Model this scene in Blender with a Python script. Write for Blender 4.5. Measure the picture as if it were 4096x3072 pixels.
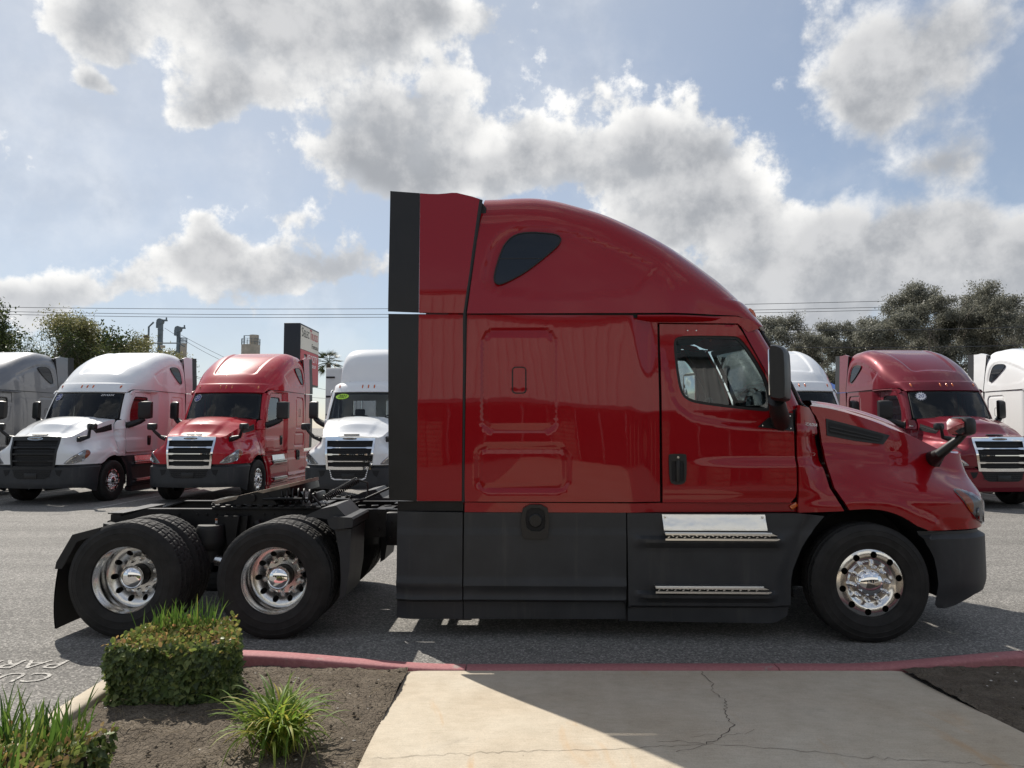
import bpy, bmesh, math, random
import numpy as np
from math import sin, cos, pi, radians
from mathutils import Vector, Matrix
from mathutils.geometry import delaunay_2d_cdt

for o in list(bpy.data.objects):
    bpy.data.objects.remove(o)
SC = bpy.context.scene
COL = SC.collection
R = radians

# ---------------------------------------------------------------- camera, sky, sun, exposure
cam_d = bpy.data.cameras.new('camera')
cam = bpy.data.objects.new('camera', cam_d)
COL.objects.link(cam)
cam.location = (0, 0, 1.85)
cam.rotation_euler = (R(90 + 3.446), 0, 0)
cam_d.sensor_width = 36
cam_d.lens = 36 * 1536 / 2212
cam_d.clip_start = 0.05
cam_d.clip_end = 3000
SC.camera = cam

SUN_EL = 45.5
SUN_AZ = -37.2            # degrees from +Y towards +X
sd = Vector((sin(R(SUN_AZ)) * cos(R(SUN_EL)), cos(R(SUN_AZ)) * cos(R(SUN_EL)), sin(R(SUN_EL))))
sun_d = bpy.data.lights.new('sun', 'SUN')
sun_d.energy = 4.8
sun_d.angle = R(0.53)
sun_d.color = (1.0, 0.94, 0.85)
sun = bpy.data.objects.new('sun', sun_d)
COL.objects.link(sun)
sun.rotation_euler = sd.to_track_quat('Z', 'Y').to_euler()
SC.view_settings.view_transform = 'Standard'
SC.view_settings.look = 'None'
SC.view_settings.gamma = 1
SC.view_settings.use_curve_mapping = False
SC.view_settings.exposure = 0.32
SC.cycles.max_bounces = 8
SC.cycles.transparent_max_bounces = 12
SC.cycles.caustics_reflective = False
SC.cycles.caustics_refractive = False


class NT:
    """small node-tree writer"""
    def __init__(s, nt):
        s.nt = nt
        nt.nodes.clear()

    def n(s, t, **k):
        nd = s.nt.nodes.new(t)
        for a, v in k.items():
            setattr(nd, a, v)
        return nd

    def put(s, sock, v):
        if isinstance(v, bpy.types.NodeSocket):
            s.nt.links.new(v, sock)
        elif v is not None:
            sock.default_value = v

    def m(s, op, a, b=None, c=None, clamp=False):
        nd = s.n('ShaderNodeMath', operation=op, use_clamp=clamp)
        s.put(nd.inputs[0], a)
        if b is not None: s.put(nd.inputs[1], b)
        if c is not None: s.put(nd.inputs[2], c)
        return nd.outputs[0]

    def v(s, op, a, b=None):
        nd = s.n('ShaderNodeVectorMath', operation=op)
        s.put(nd.inputs[0], a)
        if b is not None:
            s.put(nd.inputs['Scale' if op == 'SCALE' else 1], b)
        return nd.outputs['Value'] if op in ('LENGTH', 'DOT_PRODUCT', 'DISTANCE') else nd.outputs[0]

    def mix(s, f, a, b, blend='MIX'):
        nd = s.n('ShaderNodeMix', data_type='RGBA', blend_type=blend)
        s.put(nd.inputs['Factor'], f)
        s.put(nd.inputs[6], a)
        s.put(nd.inputs[7], b)
        return nd.outputs[2]

    def noise(s, vec, scale, detail=4, rough=.55, dist=0):
        nd = s.n('ShaderNodeTexNoise')
        s.put(nd.inputs['Vector'], vec)
        nd.inputs['Scale'].default_value = scale
        nd.inputs['Detail'].default_value = detail
        nd.inputs['Roughness'].default_value = rough
        nd.inputs['Distortion'].default_value = dist
        return nd.outputs['Fac']

    def step(s, x, lo, hi, smooth=True):
        nd = s.n('ShaderNodeMapRange', interpolation_type='SMOOTHSTEP' if smooth else 'LINEAR')
        s.put(nd.inputs['Value'], x)
        s.put(nd.inputs['From Min'], lo)
        s.put(nd.inputs['From Max'], hi)
        return nd.outputs['Result']

    def ramp(s, f, stops):
        nd = s.n('ShaderNodeValToRGB')
        s.put(nd.inputs[0], f)
        cr = nd.color_ramp
        while len(cr.elements) < len(stops):
            cr.elements.new(0.5)
        for e, (p, c) in zip(cr.elements, stops):
            e.position = p
            e.color = (*c, 1)
        return nd.outputs[0]


W = bpy.data.worlds.new('World')
SC.world = W
W.use_nodes = True
t = NT(W.node_tree)
SKY_STRENGTH = 0.085
sky = t.n('ShaderNodeTexSky', sky_type='NISHITA')
sky.sun_disc = False
sky.sun_elevation = R(SUN_EL)
sky.sun_rotation = R(SUN_AZ)
sky.altitude = 350
sky.air_density = 1.0
sky.dust_density = 0.6
sky.ozone_density = 1.5
tc = t.n('ShaderNodeTexCoord')
D = tc.outputs['Generated']
sep = t.n('ShaderNodeSeparateXYZ')
t.put(sep.inputs[0], D)
inv = t.m('DIVIDE', 2.0, t.m('MAXIMUM', t.m('ADD', sep.outputs[1], 1.0), .02))
cmb = t.n('ShaderNodeCombineXYZ')
t.put(cmb.inputs[0], t.m('MULTIPLY', sep.outputs[0], inv))
t.put(cmb.inputs[1], t.m('MULTIPLY', sep.outputs[2], inv))
cmb_x = t.m('MULTIPLY', sep.outputs[0], inv)
warp_n = t.n('ShaderNodeTexNoise')
t.put(warp_n.inputs['Vector'], D)
warp_n.inputs['Scale'].default_value = 5.5
warp_n.inputs['Detail'].default_value = 3
wv = t.v('SCALE', t.v('SUBTRACT', warp_n.outputs['Color'], (.5, .5, .5)), .22)
P = t.v('ADD', cmb.outputs[0], wv)
# cumulus banks (centre and half axes on the stereographic sky map): those in front, then the rest of the sky
BANKS = [(-0.342,0.544,0.196,0.089),(-0.128,0.540,0.105,0.042),(-0.542,0.521,0.089,0.037),(-0.546,0.446,0.044,0.036),(-0.389,0.435,0.087,0.043),(-0.168,0.424,0.139,0.078),(-0.183,0.345,0.153,0.050),(0.167,0.412,0.129,0.076),(0.022,0.361,0.128,0.047),(0.268,0.360,0.090,0.058),(0.529,0.486,0.131,0.077),(0.565,0.350,0.074,0.052),(0.438,0.442,0.059,0.063),(0.430,0.249,0.223,0.049),(0.362,0.202,0.147,0.038),(-0.309,0.211,0.143,0.044),(-0.423,0.234,0.034,0.034),(-0.602,0.190,0.109,0.032),(0.220,0.307,0.157,0.037),
         (-0.30,0.93,0.32,0.16),(0.30,0.84,0.26,0.10),(0.95,0.75,0.22,0.16),(-1.02,0.62,0.20,0.14),(-1.25,0.26,0.26,0.07),(1.2,0.3,0.3,0.08),(0.1,1.35,0.4,0.2),(0.95,1.3,0.3,0.22),(-1.0,1.2,0.34,0.2),
         (-1.9,0.8,0.4,0.3),(1.9,1.0,0.45,0.3),(-2.0,2.2,0.6,0.4),(0.3,2.3,0.7,0.4),(2.2,2.3,0.6,0.5),(-3.5,1.2,0.8,0.4),(3.6,1.3,0.9,0.4),(0,4.2,1.6,0.7),(-4,4,1.2,.9),(4.2,4.5,1.3,.9),
         (.64,.205,.20,.045),(.52,.165,.22,.030),(.20,.165,.16,.03)]
fld, sdot = None, None
for (cx, cy, rx, ry) in BANKS:
    if cy < .27: rx, ry = rx * 1.25, ry * 1.35
    q = t.v('MULTIPLY', t.v('SUBTRACT', P, (cx, cy, 0)), (1 / (rx * 1.10), 1 / (ry * 1.10), 0))
    w_ = t.m('EXPONENT', t.m('MULTIPLY', t.v('DOT_PRODUCT', q, q), -1.7))
    sq = t.m('MULTIPLY', w_, t.v('DOT_PRODUCT', q, (-.45, .89, 0)))
    fld = w_ if fld is None else t.m('ADD', fld, w_)
    sdot = sq if sdot is None else t.m('ADD', sdot, sq)
body = t.m('SUBTRACT', t.m('MINIMUM', fld, 1.4), .29)
sunside = t.m('DIVIDE', sdot, t.m('ADD', fld, .05))
n1 = t.noise(D, 7.5, 11, .60)
soff = t.v('ADD', D, tuple(sd * 0.035))
n2 = t.noise(soff, 7.5, 11, .60)
n3 = t.noise(D, 30, 7, .62)
dens = t.m('ADD', t.m('MULTIPLY', body, 1.2), t.m('MULTIPLY', t.m('SUBTRACT', n1, .50), 2.3))
dens = t.m('ADD', dens, t.m('MULTIPLY', t.m('SUBTRACT', n3, .5), .45))
# thin veil everywhere
veil = t.m('MULTIPLY', t.step(t.noise(D, 3.2, 6, .6), .42, .75), .38)
soft = t.step(cmb_x, .33, .5)
mask = t.step(dens, -.02, t.m('MULTIPLY_ADD', soft, .55, .32))
mask = t.m('MAXIMUM', mask, veil)
thick = t.step(t.m('ADD', t.m('MULTIPLY', body, 1.2), t.m('MULTIPLY', t.m('SUBTRACT', n1, .50), 1.5)), .05, 1.0)
lit = t.step(t.m('ADD', t.m('MULTIPLY', sunside, .55), t.m('MULTIPLY', t.m('SUBTRACT', n1, n2), 5.0)), -.75, .75)
CL = 1.0 / SKY_STRENGTH
core = t.mix(lit, (.32 * CL, .335 * CL, .36 * CL, 1), (.54 * CL, .545 * CL, .555 * CL, 1))
edge = t.mix(lit, (.47 * CL, .49 * CL, .52 * CL, 1), (.90 * CL, .89 * CL, .865 * CL, 1))
cloud = t.mix(thick, edge, core)
far = t.step(sep.outputs[2], .02, .22)
cloud = t.mix(far, (.50 * CL, .525 * CL, .56 * CL, 1), cloud)
sunward = t.step(t.v('DOT_PRODUCT', D, tuple(sd)), .55, 1.0)
skyc = t.mix(t.m('MULTIPLY_ADD', sunward, .45, .34), sky.outputs[0], (.47 * CL, .515 * CL, .58 * CL, 1))
col = t.mix(mask, skyc, cloud)
bg = t.n('ShaderNodeBackground')
t.put(bg.inputs[0], col)
bg.inputs[1].default_value = SKY_STRENGTH
out = t.n('ShaderNodeOutputWorld')
t.nt.links.new(bg.outputs[0], out.inputs[0])

# ---------------------------------------------------------------- materials
MATS = {}


def mat(name, col=(.5, .5, .5), rough=.5, metal=0.0, coat=0.0, spec=.5, bump=None, vary=None, fn=None):
    """plain principled material; bump=(scale, strength, distance), vary=(scale, amount) for grain and wear"""
    m = bpy.data.materials.new(name)
    m.use_nodes = True
    q = NT(m.node_tree)
    b = q.n('ShaderNodeBsdfPrincipled')
    o = q.n('ShaderNodeOutputMaterial')
    q.nt.links.new(b.outputs[0], o.inputs[0])
    b.inputs['Base Color'].default_value = (*col, 1)
    b.inputs['Roughness'].default_value = rough
    b.inputs['Metallic'].default_value = metal
    b.inputs['Coat Weight'].default_value = coat
    b.inputs['Coat Roughness'].default_value = .02
    b.inputs['Coat IOR'].default_value = 1.44
    b.inputs['Specular IOR Level'].default_value = spec
    tcn = q.n('ShaderNodeTexCoord')
    ob = tcn.outputs['Object']
    if vary:
        f = q.noise(ob, vary[0], 5, .6)
        k = vary[1]
        lo = tuple(c * (1 - k) for c in col)
        hi = tuple(min(1, c * (1 + k)) for c in col)
        q.put(b.inputs['Base Color'], q.ramp(f, [(.3, lo), (.7, hi)]))
        q.put(b.inputs['Roughness'], q.m('MULTIPLY_ADD', f, .25, rough - .12, clamp=True))
    if bump:
        bn = q.n('ShaderNodeBump')
        bn.inputs['Strength'].default_value = bump[1]
        bn.inputs['Distance'].default_value = bump[2]
        q.put(bn.inputs['Height'], q.noise(ob, bump[0], 3, .5))
        q.nt.links.new(bn.outputs[0], b.inputs['Normal'])
        if coat:
            q.nt.links.new(bn.outputs[0], b.inputs['Coat Normal'])
    if fn:
        fn(q, b, ob)
    MATS[name] = m
    return m


def paint(name, col, flake=0.0, rough=.38):
    return mat(name, col, rough, flake, 1.0, .08, bump=(1.7, .06, .02))


RED = paint('red paint', (.26, .0014, .0055))
SCARLET = paint('scarlet paint', (.38, .007, .018))
MAROON = paint('maroon paint', (.15, .008, .018), .15)
WHITE = paint('white paint', (.78, .79, .80))
GREY = paint('grey metallic paint', (.17, .175, .19), .35, .4)


def f_plastic(q, b, ob):
    a = q.noise(ob, 3.2, 5, .6)
    mp0 = q.n('ShaderNodeMapping')
    q.put(mp0.inputs[0], ob)
    mp0.inputs['Scale'].default_value = (9, 9, .7)
    run = q.step(q.noise(mp0.outputs[0], 1.0, 4, .65), .52, .78)
    scuff = q.step(q.noise(ob, 21, 5, .7), .66, .74)
    c = q.ramp(a, [(.3, (.027, .029, .032)), (.7, (.041, .043, .047))])
    c = q.mix(q.m('MULTIPLY', run, .16), c, (.17, .155, .135, 1))
    c = q.mix(q.m('MULTIPLY', scuff, .10), c, (.22, .21, .20, 1))
    q.put(b.inputs['Base Color'], c)
    q.put(b.inputs['Roughness'], q.m('MULTIPLY_ADD', a, .25, .38))


PLASTIC = mat('dark grey moulded plastic', rough=.5, spec=.3, fn=f_plastic)
BLACKPL = mat('black plastic', (.012, .012, .013), .42, spec=.4, vary=(5, .2))
RUBBER = mat('black rubber seal', (.010, .010, .010), .6)
TYRE = mat('tyre rubber', (.019, .018, .0175), .70, spec=.3, vary=(7, .5), bump=(60, .15, .004))
DARK = mat('dark interior', (.010, .010, .011), .8)
FRAMEM = mat('black frame paint', (.010, .010, .011), .42, spec=.3, vary=(6, .3))
GREASE = mat('dusty steel plate', (.30, .24, .18), .75, .0, vary=(7, .5))
ALU = mat('polished aluminium', (.78, .77, .75), .17, 1.0, vary=(14, .05))
CHROME = mat('chrome', (.86, .86, .87), .035, 1.0)
DULLALU = mat('dented aluminium plate', (.80, .80, .79), .27, 1.0, bump=(3.5, .35, .03))
TREADALU = mat('step tread aluminium', (.75, .75, .74), .30, 1.0)
AMBER = mat('amber lens', (.55, .11, .015), .15, coat=1)
LAMPCLEAR = mat('clear lamp reflector', (.80, .80, .80), .08, 1.0)
GREYLAMP = mat('grey lamp housing', (.34, .34, .35), .25, .4)
DISCALU = mat('brushed wheel aluminium', (.74, .73, .71), .27, 1.0)
WHITEPR = mat('white print', (.80, .80, .80), .6)
BLUEPR = mat('blue print', (.02, .035, .20), .6)
BLACKPR = mat('black print', (.015, .015, .015), .6)
REDPR = mat('red print', (.50, .02, .03), .5)
LIME = mat('lime sticker', (.42, .72, .05), .5)
ORANGEPR = mat('orange print', (.75, .20, .04), .5)
SEAT = mat('grey seat cloth', (.05, .052, .058), .85, vary=(30, .2))
DASH = mat('dashboard plastic', (.018, .018, .020), .55)


def glass(name, tint, refl=.06):
    m = bpy.data.materials.new(name)
    m.use_nodes = True
    q = NT(m.node_tree)
    tr = q.n('ShaderNodeBsdfTransparent')
    tr.inputs[0].default_value = (*tint, 1)
    gl = q.n('ShaderNodeBsdfGlossy')
    gl.inputs['Roughness'].default_value = 0.0
    gl.inputs['Color'].default_value = (.95, .97, 1, 1)
    lw = q.n('ShaderNodeFresnel')
    lw.inputs[0].default_value = 1.52
    f = q.m('MULTIPLY', lw.outputs[0], refl, clamp=True)
    mx = q.n('ShaderNodeMixShader')
    q.put(mx.inputs[0], f)
    q.nt.links.new(tr.outputs[0], mx.inputs[1])
    q.nt.links.new(gl.outputs[0], mx.inputs[2])
    o = q.n('ShaderNodeOutputMaterial')
    q.nt.links.new(mx.outputs[0], o.inputs[0])
    MATS[name] = m
    return m


GLASS = glass('tinted window glass', (.62, .70, .68), 1.5)
SCREEN = glass('windscreen glass', (.50, .56, .56), .75)
LENS = glass('clear lamp lens', (.93, .94, .95), .9)
DARKGLASS = mat('dark privacy glass', (.004, .006, .010), .04, spec=.5)


# ---------------------------------------------------------------- object helpers
def tag(o, label=None, cat=None, group=None, kind=None):
    if label: o['label'] = label
    if cat: o['category'] = cat
    if group: o['group'] = group
    if kind: o['kind'] = kind
    return o


def empty(name, loc=(0, 0, 0), rz=0, parent=None):
    o = bpy.data.objects.new(name, None)
    COL.objects.link(o)
    o.location = loc
    o.rotation_euler = (0, 0, rz)
    o.empty_display_size = .2
    if parent: o.parent = parent
    return o


def mk(name, verts, faces, m, parent=None, smooth=True, sharp=38):
    me = bpy.data.meshes.new(name)
    me.from_pydata([tuple(map(float, v)) for v in verts], [], [tuple(int(i) for i in f) for f in faces])
    me.update()
    if smooth:
        me.polygons.foreach_set('use_smooth', [True] * len(me.polygons))
        me.set_sharp_from_angle(angle=R(sharp))
    me.materials.append(m)
    o = bpy.data.objects.new(name, me)
    COL.objects.link(o)
    if parent: o.parent = parent
    return o


def inst(o, loc=None, rot=None, scale=None, parent=None, m=None):
    """copy of one object (mesh data shared), optionally another paint"""
    c = o.copy()
    COL.objects.link(c)
    if parent: c.parent = parent
    if loc is not None: c.location = loc
    if rot is not None: c.rotation_euler = rot
    if scale is not None: c.scale = scale
    if m is not None:
        c.material_slots[0].link = 'OBJECT'
        c.material_slots[0].material = m
    return c


KIDS = {}


def mirror(o):
    """the same part on the other side of the vehicle, with its sub-parts"""
    c = inst(o, parent=o.parent)
    l = o.location
    c.location = (l[0], -l[1], l[2])
    c.scale = (o.scale[0], -o.scale[1], o.scale[2])
    for k in o.children:
        if 'lettering' not in k.name: inst(k, parent=c)
    return c


class MB:
    """collects shapes into one mesh"""
    def __init__(s):
        s.v = []
        s.f = []

    def add(s, vs, fs):
        n = len(s.v)
        s.v += [tuple(v) for v in vs]
        s.f += [tuple(i + n for i in f) for f in fs]
        return s

    def box(s, c, d, rot=None, bev=0.0):
        hx, hy, hz = d[0] / 2, d[1] / 2, d[2] / 2
        if bev <= 0:
            vs = [(x, y, z) for x in (-hx, hx) for y in (-hy, hy) for z in (-hz, hz)]
            fs = [(0, 1, 3, 2), (4, 6, 7, 5), (0, 4, 5, 1), (2, 3, 7, 6), (0, 2, 6, 4), (1, 5, 7, 3)]
        else:
            bm = bmesh.new()
            bmesh.ops.create_cube(bm, size=1)
            bmesh.ops.scale(bm, vec=d, verts=bm.verts)
            bmesh.ops.bevel(bm, geom=list(bm.edges), offset=min(bev, hx * .9, hy * .9, hz * .9), segments=2, affect='EDGES', profile=.5)
            bm.verts.index_update()
            vs = [tuple(v.co) for v in bm.verts]
            fs = [[v.index for v in f.verts] for f in bm.faces]
            bm.free()
        M = Matrix.Translation(c)
        if rot is not None:
            M = M @ (rot if isinstance(rot, Matrix) else Matrix.Rotation(rot[0], 4, 'X') @ Matrix.Rotation(rot[1], 4, 'Y') @ Matrix.Rotation(rot[2], 4, 'Z'))
        return s.add([M @ Vector(v) for v in vs], fs)

    def tube(s, pts, r, seg=8, cap=True):
        pts = [Vector(p) for p in pts]
        rs = r if hasattr(r, '__len__') else [r] * len(pts)
        vs, fs = [], []
        up = None
        for i, p in enumerate(pts):
            d = (pts[min(i + 1, len(pts) - 1)] - pts[max(i - 1, 0)])
            d = d.normalized() if d.length > 1e-9 else Vector((0, 0, 1))
            if up is None:
                up = d.orthogonal().normalized()
            else:
                up = (up - d * up.dot(d))
                up = up.normalized() if up.length > 1e-6 else d.orthogonal().normalized()
            w = d.cross(up)
            for k in range(seg):
                a = 2 * pi * k / seg
                vs.append(p + (up * cos(a) + w * sin(a)) * rs[i])
        for i in range(len(pts) - 1):
            for k in range(seg):
                a, b = i * seg + k, i * seg + (k + 1) % seg
                fs.append((a, b, b + seg, a + seg))
        if cap:
            fs.append(tuple(range(seg))[::-1])
            fs.append(tuple((len(pts) - 1) * seg + k for k in range(seg)))
        return s.add(vs, fs)

    def lathe(s, prof, seg=32, axis='Y', c=(0, 0, 0), flip=False):
        """prof: (radius, offset along axis); axis Y points along -y for the outer face of a wheel"""
        vs, fs = [], []
        for (r, o) in prof:
            for k in range(seg):
                a = 2 * pi * k / seg
                if axis == 'Y':
                    vs.append((c[0] + r * cos(a), c[1] - o, c[2] + r * sin(a)))
                elif axis == 'Z':
                    vs.append((c[0] + r * cos(a), c[1] + r * sin(a), c[2] + o))
                else:
                    vs.append((c[0] + o, c[1] + r * cos(a), c[2] + r * sin(a)))
        for i in range(len(prof) - 1):
            for k in range(seg):
                a, b = i * seg + k, i * seg + (k + 1) % seg
                fs.append((a, b, b + seg, a + seg))
        return s.add(vs, fs)

    def prism(s, poly, y0, y1, plane='xz'):
        """polygon in a plane, pulled from y0 to y1 along the third axis"""
        n = len(poly)
        def p3(a, b, c):
            return (a, c, b) if plane == 'xz' else ((c, a, b) if plane == 'yz' else (a, b, c))
        vs = [p3(a, b, y0) for a, b in poly] + [p3(a, b, y1) for a, b in poly]
        fs = [tuple(range(n)), tuple(range(2 * n - 1, n - 1, -1))]
        for i in range(n):
            j = (i + 1) % n
            fs.append((i, i + n, j + n, j))
        return s.add(vs, fs)

    def grid(s, P3, closed=False):
        """P3: array rows x cols of points"""
        r, c = len(P3), len(P3[0])
        vs = [tuple(p) for row in P3 for p in row]
        fs = []
        for i in range(r - 1):
            for k in range(c - 1 + (1 if closed else 0)):
                k2 = (k + 1) % c
                fs.append((i * c + k, i * c + k2, (i + 1) * c + k2, (i + 1) * c + k))
        return s.add(vs, fs)

    def build(s, name, m, parent=None, smooth=True, sharp=38, fix=True):
        o = mk(name, s.v, s.f, m, parent, False)
        if fix:
            bm = bmesh.new()
            bm.from_mesh(o.data)
            bmesh.ops.recalc_face_normals(bm, faces=bm.faces)
            bm.to_mesh(o.data)
            bm.free()
        if smooth:
            o.data.polygons.foreach_set('use_smooth', [True] * len(o.data.polygons))
            o.data.set_sharp_from_angle(angle=R(sharp))
        return o


def sst(x, a, b):
    u = np.clip((np.asarray(x, float) - a) / (b - a), 0, 1)
    return u * u * (3 - 2 * u)


def inpoly(px, pz, poly):
    px, pz = np.asarray(px, float), np.asarray(pz, float)
    r = np.zeros(px.shape, bool)
    n = len(poly)
    for i in range(n):
        x1, z1 = poly[i]
        x2, z2 = poly[(i + 1) % n]
        c = ((z1 > pz) != (z2 > pz))
        xx = (x2 - x1) * (pz - z1) / ((z2 - z1) if abs(z2 - z1) > 1e-12 else 1e-12) + x1
        r ^= c & (px < xx)
    return r


def pdist(px, pz, poly, closed=True):
    px, pz = np.asarray(px, float), np.asarray(pz, float)
    d = np.full(px.shape, 1e9)
    n = len(poly)
    for i in range(n if closed else n - 1):
        x1, z1 = poly[i]
        x2, z2 = poly[(i + 1) % n]
        dx, dz = x2 - x1, z2 - z1
        L2 = dx * dx + dz * dz + 1e-12
        u = np.clip(((px - x1) * dx + (pz - z1) * dz) / L2, 0, 1)
        d = np.minimum(d, np.hypot(px - x1 - u * dx, pz - z1 - u * dz))
    return d


def sdpoly(px, pz, poly):
    """distance inside positive"""
    d = pdist(px, pz, poly)
    return np.where(inpoly(px, pz, poly), d, -d)


def rrect(x0, z0, x1, z1, r, seg=6):
    p = []
    for cx, cz, a0 in ((x1 - r, z1 - r, 0), (x0 + r, z1 - r, 90), (x0 + r, z0 + r, 180), (x1 - r, z0 + r, 270)):
        for k in range(seg + 1):
            a = R(a0 + 90 * k / seg)
            p.append((cx + r * cos(a), cz + r * sin(a)))
    return p


def resample(poly, step, closed=True):
    outp = []
    n = len(poly)
    for i in range(n if closed else n - 1):
        a, b = np.array(poly[i], float), np.array(poly[(i + 1) % n], float)
        k = max(1, int(np.ceil(np.linalg.norm(b - a) / step)))
        for j in range(k):
            outp.append(tuple(a + (b - a) * j / k))
    if not closed: outp.append(tuple(poly[-1]))
    return outp


def smoothpoly(poly, it=2):
    """corner cutting"""
    for _ in range(it):
        q = []
        n = len(poly)
        for i in range(n):
            a, b = np.array(poly[i]), np.array(poly[(i + 1) % n])
            q += [tuple(a * .75 + b * .25), tuple(a * .25 + b * .75)]
        poly = q
    return poly


def triangulate(outline, holes=(), step=.03, feats=()):
    O_ = resample(outline, step)
    H_ = [resample(h, step) for h in holes]
    pts = list(O_)
    edges = [(i, (i + 1) % len(O_)) for i in range(len(O_))]
    for h in H_:
        n0 = len(pts)
        pts += h
        edges += [(n0 + i, n0 + (i + 1) % len(h)) for i in range(len(h))]
    xs = [p[0] for p in O_]
    zs = [p[1] for p in O_]
    gx, gz = np.meshgrid(np.arange(min(xs), max(xs), step), np.arange(min(zs), max(zs), step))
    gx = gx + (np.arange(gx.shape[0]) % 2)[:, None] * step * .5
    gx, gz = gx.ravel(), gz.ravel()
    ok = inpoly(gx, gz, O_) & (pdist(gx, gz, O_) > step * .45)
    for h in H_:
        ok &= ~inpoly(gx, gz, h) & (pdist(gx, gz, h) > step * .45)
    pts += list(zip(gx[ok], gz[ok]))
    res = delaunay_2d_cdt([Vector((float(a), float(b))) for a, b in pts], edges, [], 0, 1e-7)
    v2 = np.array([(v.x, v.y) for v in res[0]])
    f = np.array([tuple(x) for x in res[2]])
    c = v2[f].mean(1)
    keep = inpoly(c[:, 0], c[:, 1], O_)
    for h in H_:
        keep &= ~inpoly(c[:, 0], c[:, 1], h)
    return v2, f[keep]


def panel(name, outline, F, m, parent, step=.03, holes=(), depth=.03, inward=(0, 1, 0), outward=(0, -1, 0), sharp=38, prop=None):
    """sheet over the (a, z) outline mapped by F to 3-D, edges turned inward"""
    v2, f = triangulate(outline, holes, step)
    v3 = F(v2[:, 0], v2[:, 1])
    n = np.cross(v3[f[:, 1]] - v3[f[:, 0]], v3[f[:, 2]] - v3[f[:, 0]]).sum(0)
    if np.dot(n, outward) < 0:
        f = f[:, ::-1]
    faces = [tuple(x) for x in f]
    if depth:
        cnt = {}
        for a, b, c in f:
            for e in ((a, b), (b, c), (c, a)):
                cnt[(int(e[0]), int(e[1]))] = 1
        rim = [e for e in cnt if (e[1], e[0]) not in cnt]
        idx = {}
        V = [tuple(p) for p in v3]
        inw = inward if callable(inward) else None
        for e in rim:
            for i in e:
                if i not in idx:
                    d = np.array(inw(v3[i]) if inw else inward, float) * depth
                    idx[i] = len(V)
                    V.append(tuple(v3[i] + d))
        for a, b in rim:
            faces.append((b, a, idx[a], idx[b]))
        v3 = V
    return mk(name, v3, faces, m, parent, True, sharp)


def text(name, body, size, m, parent=None, loc=(0, 0, 0), rot=(0, 0, 0), ext=.002, shear=0, align='CENTER', space=1.0, sx=1.0):
    c = bpy.data.curves.new(name, 'FONT')
    c.body = body
    c.size = size
    c.extrude = ext
    c.shear = shear
    c.align_x = align
    c.align_y = 'CENTER'
    c.space_character = space
    c.resolution_u = 3
    c.materials.append(m)
    tmp = bpy.data.objects.new('lettering_outline', c)
    COL.objects.link(tmp)
    me = bpy.data.meshes.new_from_object(tmp.evaluated_get(bpy.context.evaluated_depsgraph_get()))
    bpy.data.objects.remove(tmp)
    bpy.data.curves.remove(c)
    me.name = name
    o = bpy.data.objects.new(name, me)
    COL.objects.link(o)
    if parent: o.parent = parent
    o.location = loc
    if isinstance(rot, Matrix):
        o.rotation_euler = rot.to_euler()
    else:
        o.rotation_euler = rot
    o.scale = (sx, 1, 1)
    return o


def frame_rot(xdir, ydir):
    """rotation that sends text's x and y to the two directions"""
    x = Vector(xdir).normalized()
    z = x.cross(Vector(ydir)).normalized()
    y = z.cross(x)
    return Matrix((x, y, z)).transposed().to_4x4()

# ================================================================ the truck (local x forward from the front axle, y to its left, z up)
def V3(x, y, z):
    return np.stack(np.broadcast_arrays(np.asarray(x, float), np.asarray(y, float), np.asarray(z, float)), -1)


def S_cab(x, z):
    return 1.145 - .045 * (x + 1.77) / 1.2 - .055 * sst(z, 1.95, 2.85)


P1O, P1I = rrect(-3.36, 1.805, -2.695, 2.72, .10), rrect(-3.305, 1.862, -2.75, 2.665, .06)
P2O = rrect(-3.407, 1.285, -2.588, 1.683, .10)


def S_side(x, z):
    x, z = np.asarray(x, float), np.asarray(z, float)
    sl = 1.205 - .022 * ((z - 1.9) / .9) ** 2 + .004 * np.sin(x * 3.1 + z * 1.7)
    b = sst(x, -2.06, -1.80)
    s = sl * (1 - b) + S_cab(x, z) * b
    for P_, dep in ((P1O, .022), (P2O, .020)):
        d = sdpoly(x, z, P_)
        s = s - dep * sst(d, 0, .012) + dep * .45 * sst(d, .035, .05)
    lip = np.exp(-(pdist(x, z, rrect(-3.085, 2.147, -2.967, 2.377, .03)) / .006) ** 2)
    return s - .006 * lip


def S_door(x, z):
    x, z = np.asarray(x, float), np.asarray(z, float)
    s = S_cab(x, z)
    # proud lower door, fading towards its rear; sill of the window swept up behind it
    k = sst(x, -1.65, -1.0)
    s = s + .030 * k * (1 - sst(z, 1.50, 1.585))
    belt = np.interp(x, [-1.75, -1.66, -1.62, -1.5, -1.2, -.9, -.6], [2.5, 2.1, 2.02, 1.93, 1.87, 1.845, 1.84])
    s = s + .014 * (1 - sst(z - belt, -.02, .03))
    s = s - .010 * sst(1.30 - z, 0, .08)
    return s


NX = None
RX = [-3.6, -3.371, -3.12, -2.857, -2.689, -2.539, -2.226, -1.978, -1.727, -1.588, -1.39, -1.206, -1.06, -.965, -.878, -.80]
RZ = [4.03, 4.035, 4.045, 4.04, 4.015, 3.975, 3.88, 3.77, 3.632, 3.543, 3.40, 3.25, 3.10, 2.998, 2.885, 2.765]


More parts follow.
